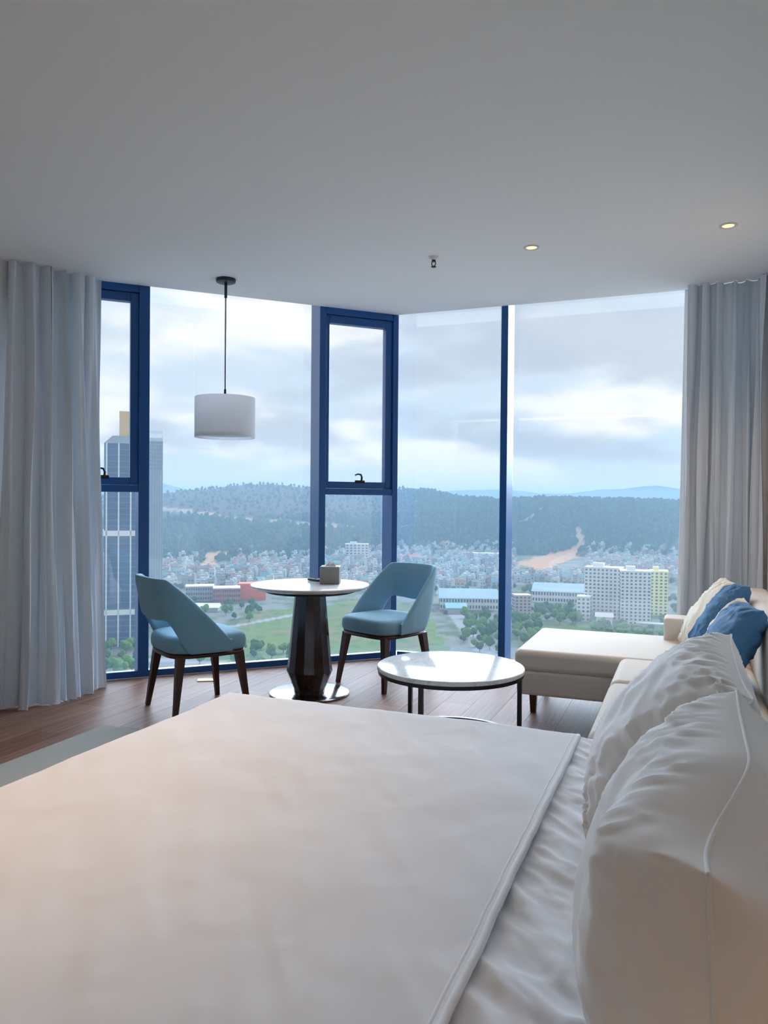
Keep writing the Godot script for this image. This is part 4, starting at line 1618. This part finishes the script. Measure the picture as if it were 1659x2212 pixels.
	block("school_building", "reddish middle wing of the long school building", "", 461, 518, 1272, 1303, 20, M.block_red, 12, 3, 0.0, M.roof_white)
	block("school_building", "bright orange end wing of the long school building", "", 516, 574, 1263, 1296, 18, M.block_orange, 0, 1, 0.0, M.block_orange)
	block("market_hall", "long market hall with a pale blue pitched roof and columned front", "", 950, 1076, 1292, 1318, 46, M.block_white, 20, 2, 3.0, M.roof_blue, true)
	block("market_hall", "blue-roofed market hall between the pinkish block and the white blocks", "", 1150, 1258, 1278, 1303, 46, M.block_white, 18, 2, -4.0, M.roof_blue, true)
	block("market_hall", "low shed with a teal roof in front of the columned market hall", "", 965, 1008, 1313, 1326, 22, M.block_grey, 0, 1, 6.0, M.roof_teal, true)
	block("warehouse", "long pale warehouse with a white roof under the hill", "", 1010, 1078, 1196, 1206, 16, M.roof_white, 0, 1, 0.0, M.roof_white)
	block("warehouse", "brown-roofed warehouse at the foot of the wooded hill", "", 868, 905, 1203, 1214, 22, M.block_pink, 0, 1, 0.0, M.roof_red, true)
	block("warehouse", "white-roofed shed at the edge of the green field", "", 398, 470, 1312, 1322, 14, M.block_grey, 0, 1, -10.0, M.roof_white, true)
	block("warehouse", "white shed beside the foot of the glass tower", "", 196, 232, 1268, 1280, 16, M.block_grey, 0, 1, 8.0, M.roof_white)
	block("warehouse", "small white-roofed shed below the glass tower", "", 206, 236, 1290, 1302, 12, M.block_grey, 0, 1, -6.0, M.roof_white, true)

	# town houses: the nearest ones singly, the rest together
	var kinds := [["white_house", "small white flat-roofed house in the town below the hills", "white flat-roofed town houses"], ["red_roofed_house", "small cream house with a red pitched roof in the town", "red-roofed town houses"],
		["pink_house", "narrow pinkish house with a flat roof in the town", "narrow pinkish town houses"], ["grey_house", "tall grey house block with a flat roof in the town", "tall grey town houses"], ["teal_roofed_house", "small white house with a teal pitched roof in the town", "teal-roofed town houses"]]
	var meshes := []
	for k in 5:
		meshes.append(house_mesh(k))
	var places := []
	var taken_cells := {}
	var tries := 0
	while places.size() < 2400 and tries < 60000:
		tries += 1
		var c := rng.randf_range(-50, 1800)
		var d := rng.randf_range(820, 1640)
		if c < 345:
			d = rng.randf_range(700, 1300)
		var far := base_depth(c) + 70.0
		var near := 860.0
		if c > 930 and c < 1110: near = 900.0
		if c > 1110: near = 960.0
		if c < 345: near = 650.0
		if d > far or d < near:
			continue
		var dens := patches.get_noise_2d(c / 60.0, d / 120.0)
		if rng.randf() > 0.75 + dens:
			continue
		var hp := out_at(c, d, 0)
		hp.y = land_height(c, d, hp) - 0.4
		var y_pix := 1084.0 + (EYE.y - hp.y) / d * F
		if c > 1112 and c < 1268 and y_pix > 1176 and y_pix < 1240:
			continue
		if c > 425 and c < 505 and y_pix > 1180 and y_pix < 1240:
			continue
		var cell := Vector2i(int(floor(hp.x / 20.0)), int(floor(hp.z / 20.0)))
		var clash := false
		for ox in 3:
			for oz in 3:
				for other in taken_cells.get(cell + Vector2i(ox - 1, oz - 1), []):
					clash = clash or other.distance_to(Vector2(hp.x, hp.z)) < 15.5
		for q2 in built:
			clash = clash or Vector2(q2[0].x - hp.x, q2[0].z - hp.z).length() < q2[1] + 9.0
		if clash:
			continue
		if not taken_cells.has(cell):
			taken_cells[cell] = []
		taken_cells[cell].append(Vector2(hp.x, hp.z))
		places.append([d, hp, rng.randi_range(0, 9), c])
	var seen_first := func(pl) -> float: return pl[0] + (4000.0 if pl[3] < 205 or pl[3] > 1478 else 0.0)
	places.sort_custom(func(a, bb): return seen_first.call(a) < seen_first.call(bb))
	var bulk := [[], [], [], [], []]
	for k in places.size():
		var kind: int = [0, 0, 0, 1, 0, 2, 3, 3, 0, 4][places[k][2]]
		var sc := rng.randf_range(0.75, 1.1)
		var tr := Transform3D(Basis.from_scale(Vector3(sc, rng.randf_range(0.7, 1.25), sc)).rotated(Vector3.UP, facing_eye(places[k][1], rng.randf_range(-40, 40))), places[k][1])
		if k < 300:
			var o := put(kinds[kind][0], meshes[kind], M.tinted)
			o.transform = tr
			tag(o, kinds[kind][1], "house", kinds[kind][2])
		else:
			bulk[kind].append(tr)
	for kind in 5:
		var mm := MultiMesh.new()
		mm.transform_format = MultiMesh.TRANSFORM_3D
		mm.mesh = meshes[kind]
		mm.instance_count = bulk[kind].size()
		for k in bulk[kind].size():
			mm.set_instance_transform(k, bulk[kind][k])
		var mi := MultiMeshInstance3D.new()
		mi.name = "distant_" + kinds[kind][0] + "_quarter"
		mi.multimesh = mm
		mi.material_override = M.tinted
		add_child(mi)
		tag(mi, "far-off crowd of %s up to the hill" % ["white flat-roofed houses", "red-roofed houses", "narrow pinkish houses", "tall grey houses", "teal-roofed houses"][kind], "houses", "", "stuff")

	# trees on the valley floor: the nearest singly
	var crowns := [crown_mesh(8), crown_mesh(9), crown_mesh(10)]
	var trunk := Geo.new()
	trunk.tube([Vector3(0, 0, 0), Vector3(0, 0.45, 0)], [0.05, 0.035], 6)
	var trunk_mesh := trunk.mesh()
	var areas := [[1112, 1165, 1335, 1395, 40, "leafy green tree in the park beside the pinkish block"], [212, 300, 1402, 1462, 26, "leafy green tree near the foot of the glass tower"], [1165, 1250, 1318, 1350, 26, "leafy green tree between the pinkish block and the white blocks"],
		[1280, 1470, 1350, 1385, 30, "leafy green tree below the white apartment blocks"], [420, 640, 1402, 1440, 16, "leafy green tree at the near edge of the green field"], [340, 560, 1308, 1345, 22, "leafy green tree beside the long school building"], [1000, 1080, 1335, 1410, 30, "leafy green tree beside the road in the valley"]]
	var grown := places.slice(0, 300).map(func(pl): return pl[1])
	for a in areas:
		for k in a[4]:
			var tp := Vector3.ZERO
			var free := false
			for again in 30:
				tp = at_height(rng.randf_range(a[0], a[1]), rng.randf_range(a[2], a[3]), GROUND)
				free = grown.all(func(w2): return w2.distance_to(tp) > 10.5) and built.all(func(q2): return Vector2(q2[0].x - tp.x, q2[0].z - tp.z).length() > q2[1] + 5.0)
				if free:
					break
			if not free:
				continue
			grown.append(tp)
			var o := thing("tree", a[5], "tree", tp, rng.randf() * TAU, a[5].replace("leafy green tree", "trees"))
			var sc := rng.randf_range(3.6, 6.5)
			var cr := put("crown", crowns[rng.randi_range(0, 2)], M.leaf if rng.randf() < 0.6 else M.leaf_light, o, Vector3(0, 0.28 * sc, 0))
			cr.scale = Vector3(sc, sc * rng.randf_range(0.8, 1.15), sc)
			var tk := put("trunk", trunk_mesh, M.bark, o)
			tk.scale = Vector3.ONE * sc
	# greenery among the houses, too small to pick apart
	var mm2 := MultiMesh.new()
	mm2.transform_format = MultiMesh.TRANSFORM_3D
	mm2.use_colors = true
	mm2.mesh = blob_mesh(14, 7, 5)
	var list := []
	for k in 3800:
		var c := rng.randf_range(-50, 1800)
		var d := rng.randf_range(640, 1600)
		if patches.get_noise_2d(c / 45.0 + 90.0, d / 100.0) < -0.05:
			continue
		var hp := out_at(c, d, 0)
		hp.y = land_height(c, d, hp)
		var yp := 1084.0 + (EYE.y - hp.y) / d * F
		if (c > 430 and c < 960 and d < 860) or (c > 1112 and c < 1268 and yp > 1180 and yp < 1240) or (c > 412 and c < 530 and yp > 1182 and yp < 1240):
			continue
		list.append([hp, rng.randf_range(3.0, 6.5), rng.randf()])
	mm2.instance_count = list.size()
	for k in list.size():
		mm2.set_instance_transform(k, Transform3D(Basis.from_scale(Vector3.ONE * list[k][1]).rotated(Vector3.UP, k * 1.7), list[k][0]))
		mm2.set_instance_color(k, Color(0.05, 0.09, 0.05).lerp(Color(0.12, 0.18, 0.08), list[k][2]))
	var mt := MultiMeshInstance3D.new()
	mt.name = "town_greenery"
	mt.multimesh = mm2
	mt.material_override = M.terrain
	add_child(mt)
	tag(mt, "small green trees and bushes scattered among the town houses", "greenery", "", "stuff")

func build_haze() -> void:
	var fog := FogVolume.new()
	fog.name = "valley_haze"
	fog.shape = RenderingServer.FOG_VOLUME_SHAPE_BOX
	fog.size = Vector3(9000, 190, 7400)
	fog.position = Vector3(-1500, GROUND - 10 + 95, -60 - 3700)
	var fm := FogMaterial.new()
	fm.density = 0.00034
	fm.albedo = Color(0.74, 0.89, 1.0)
	fog.material = fm
	add_child(fog)
	tag(fog, "thin blue haze lying over the valley and the hills", "haze", "", "stuff")
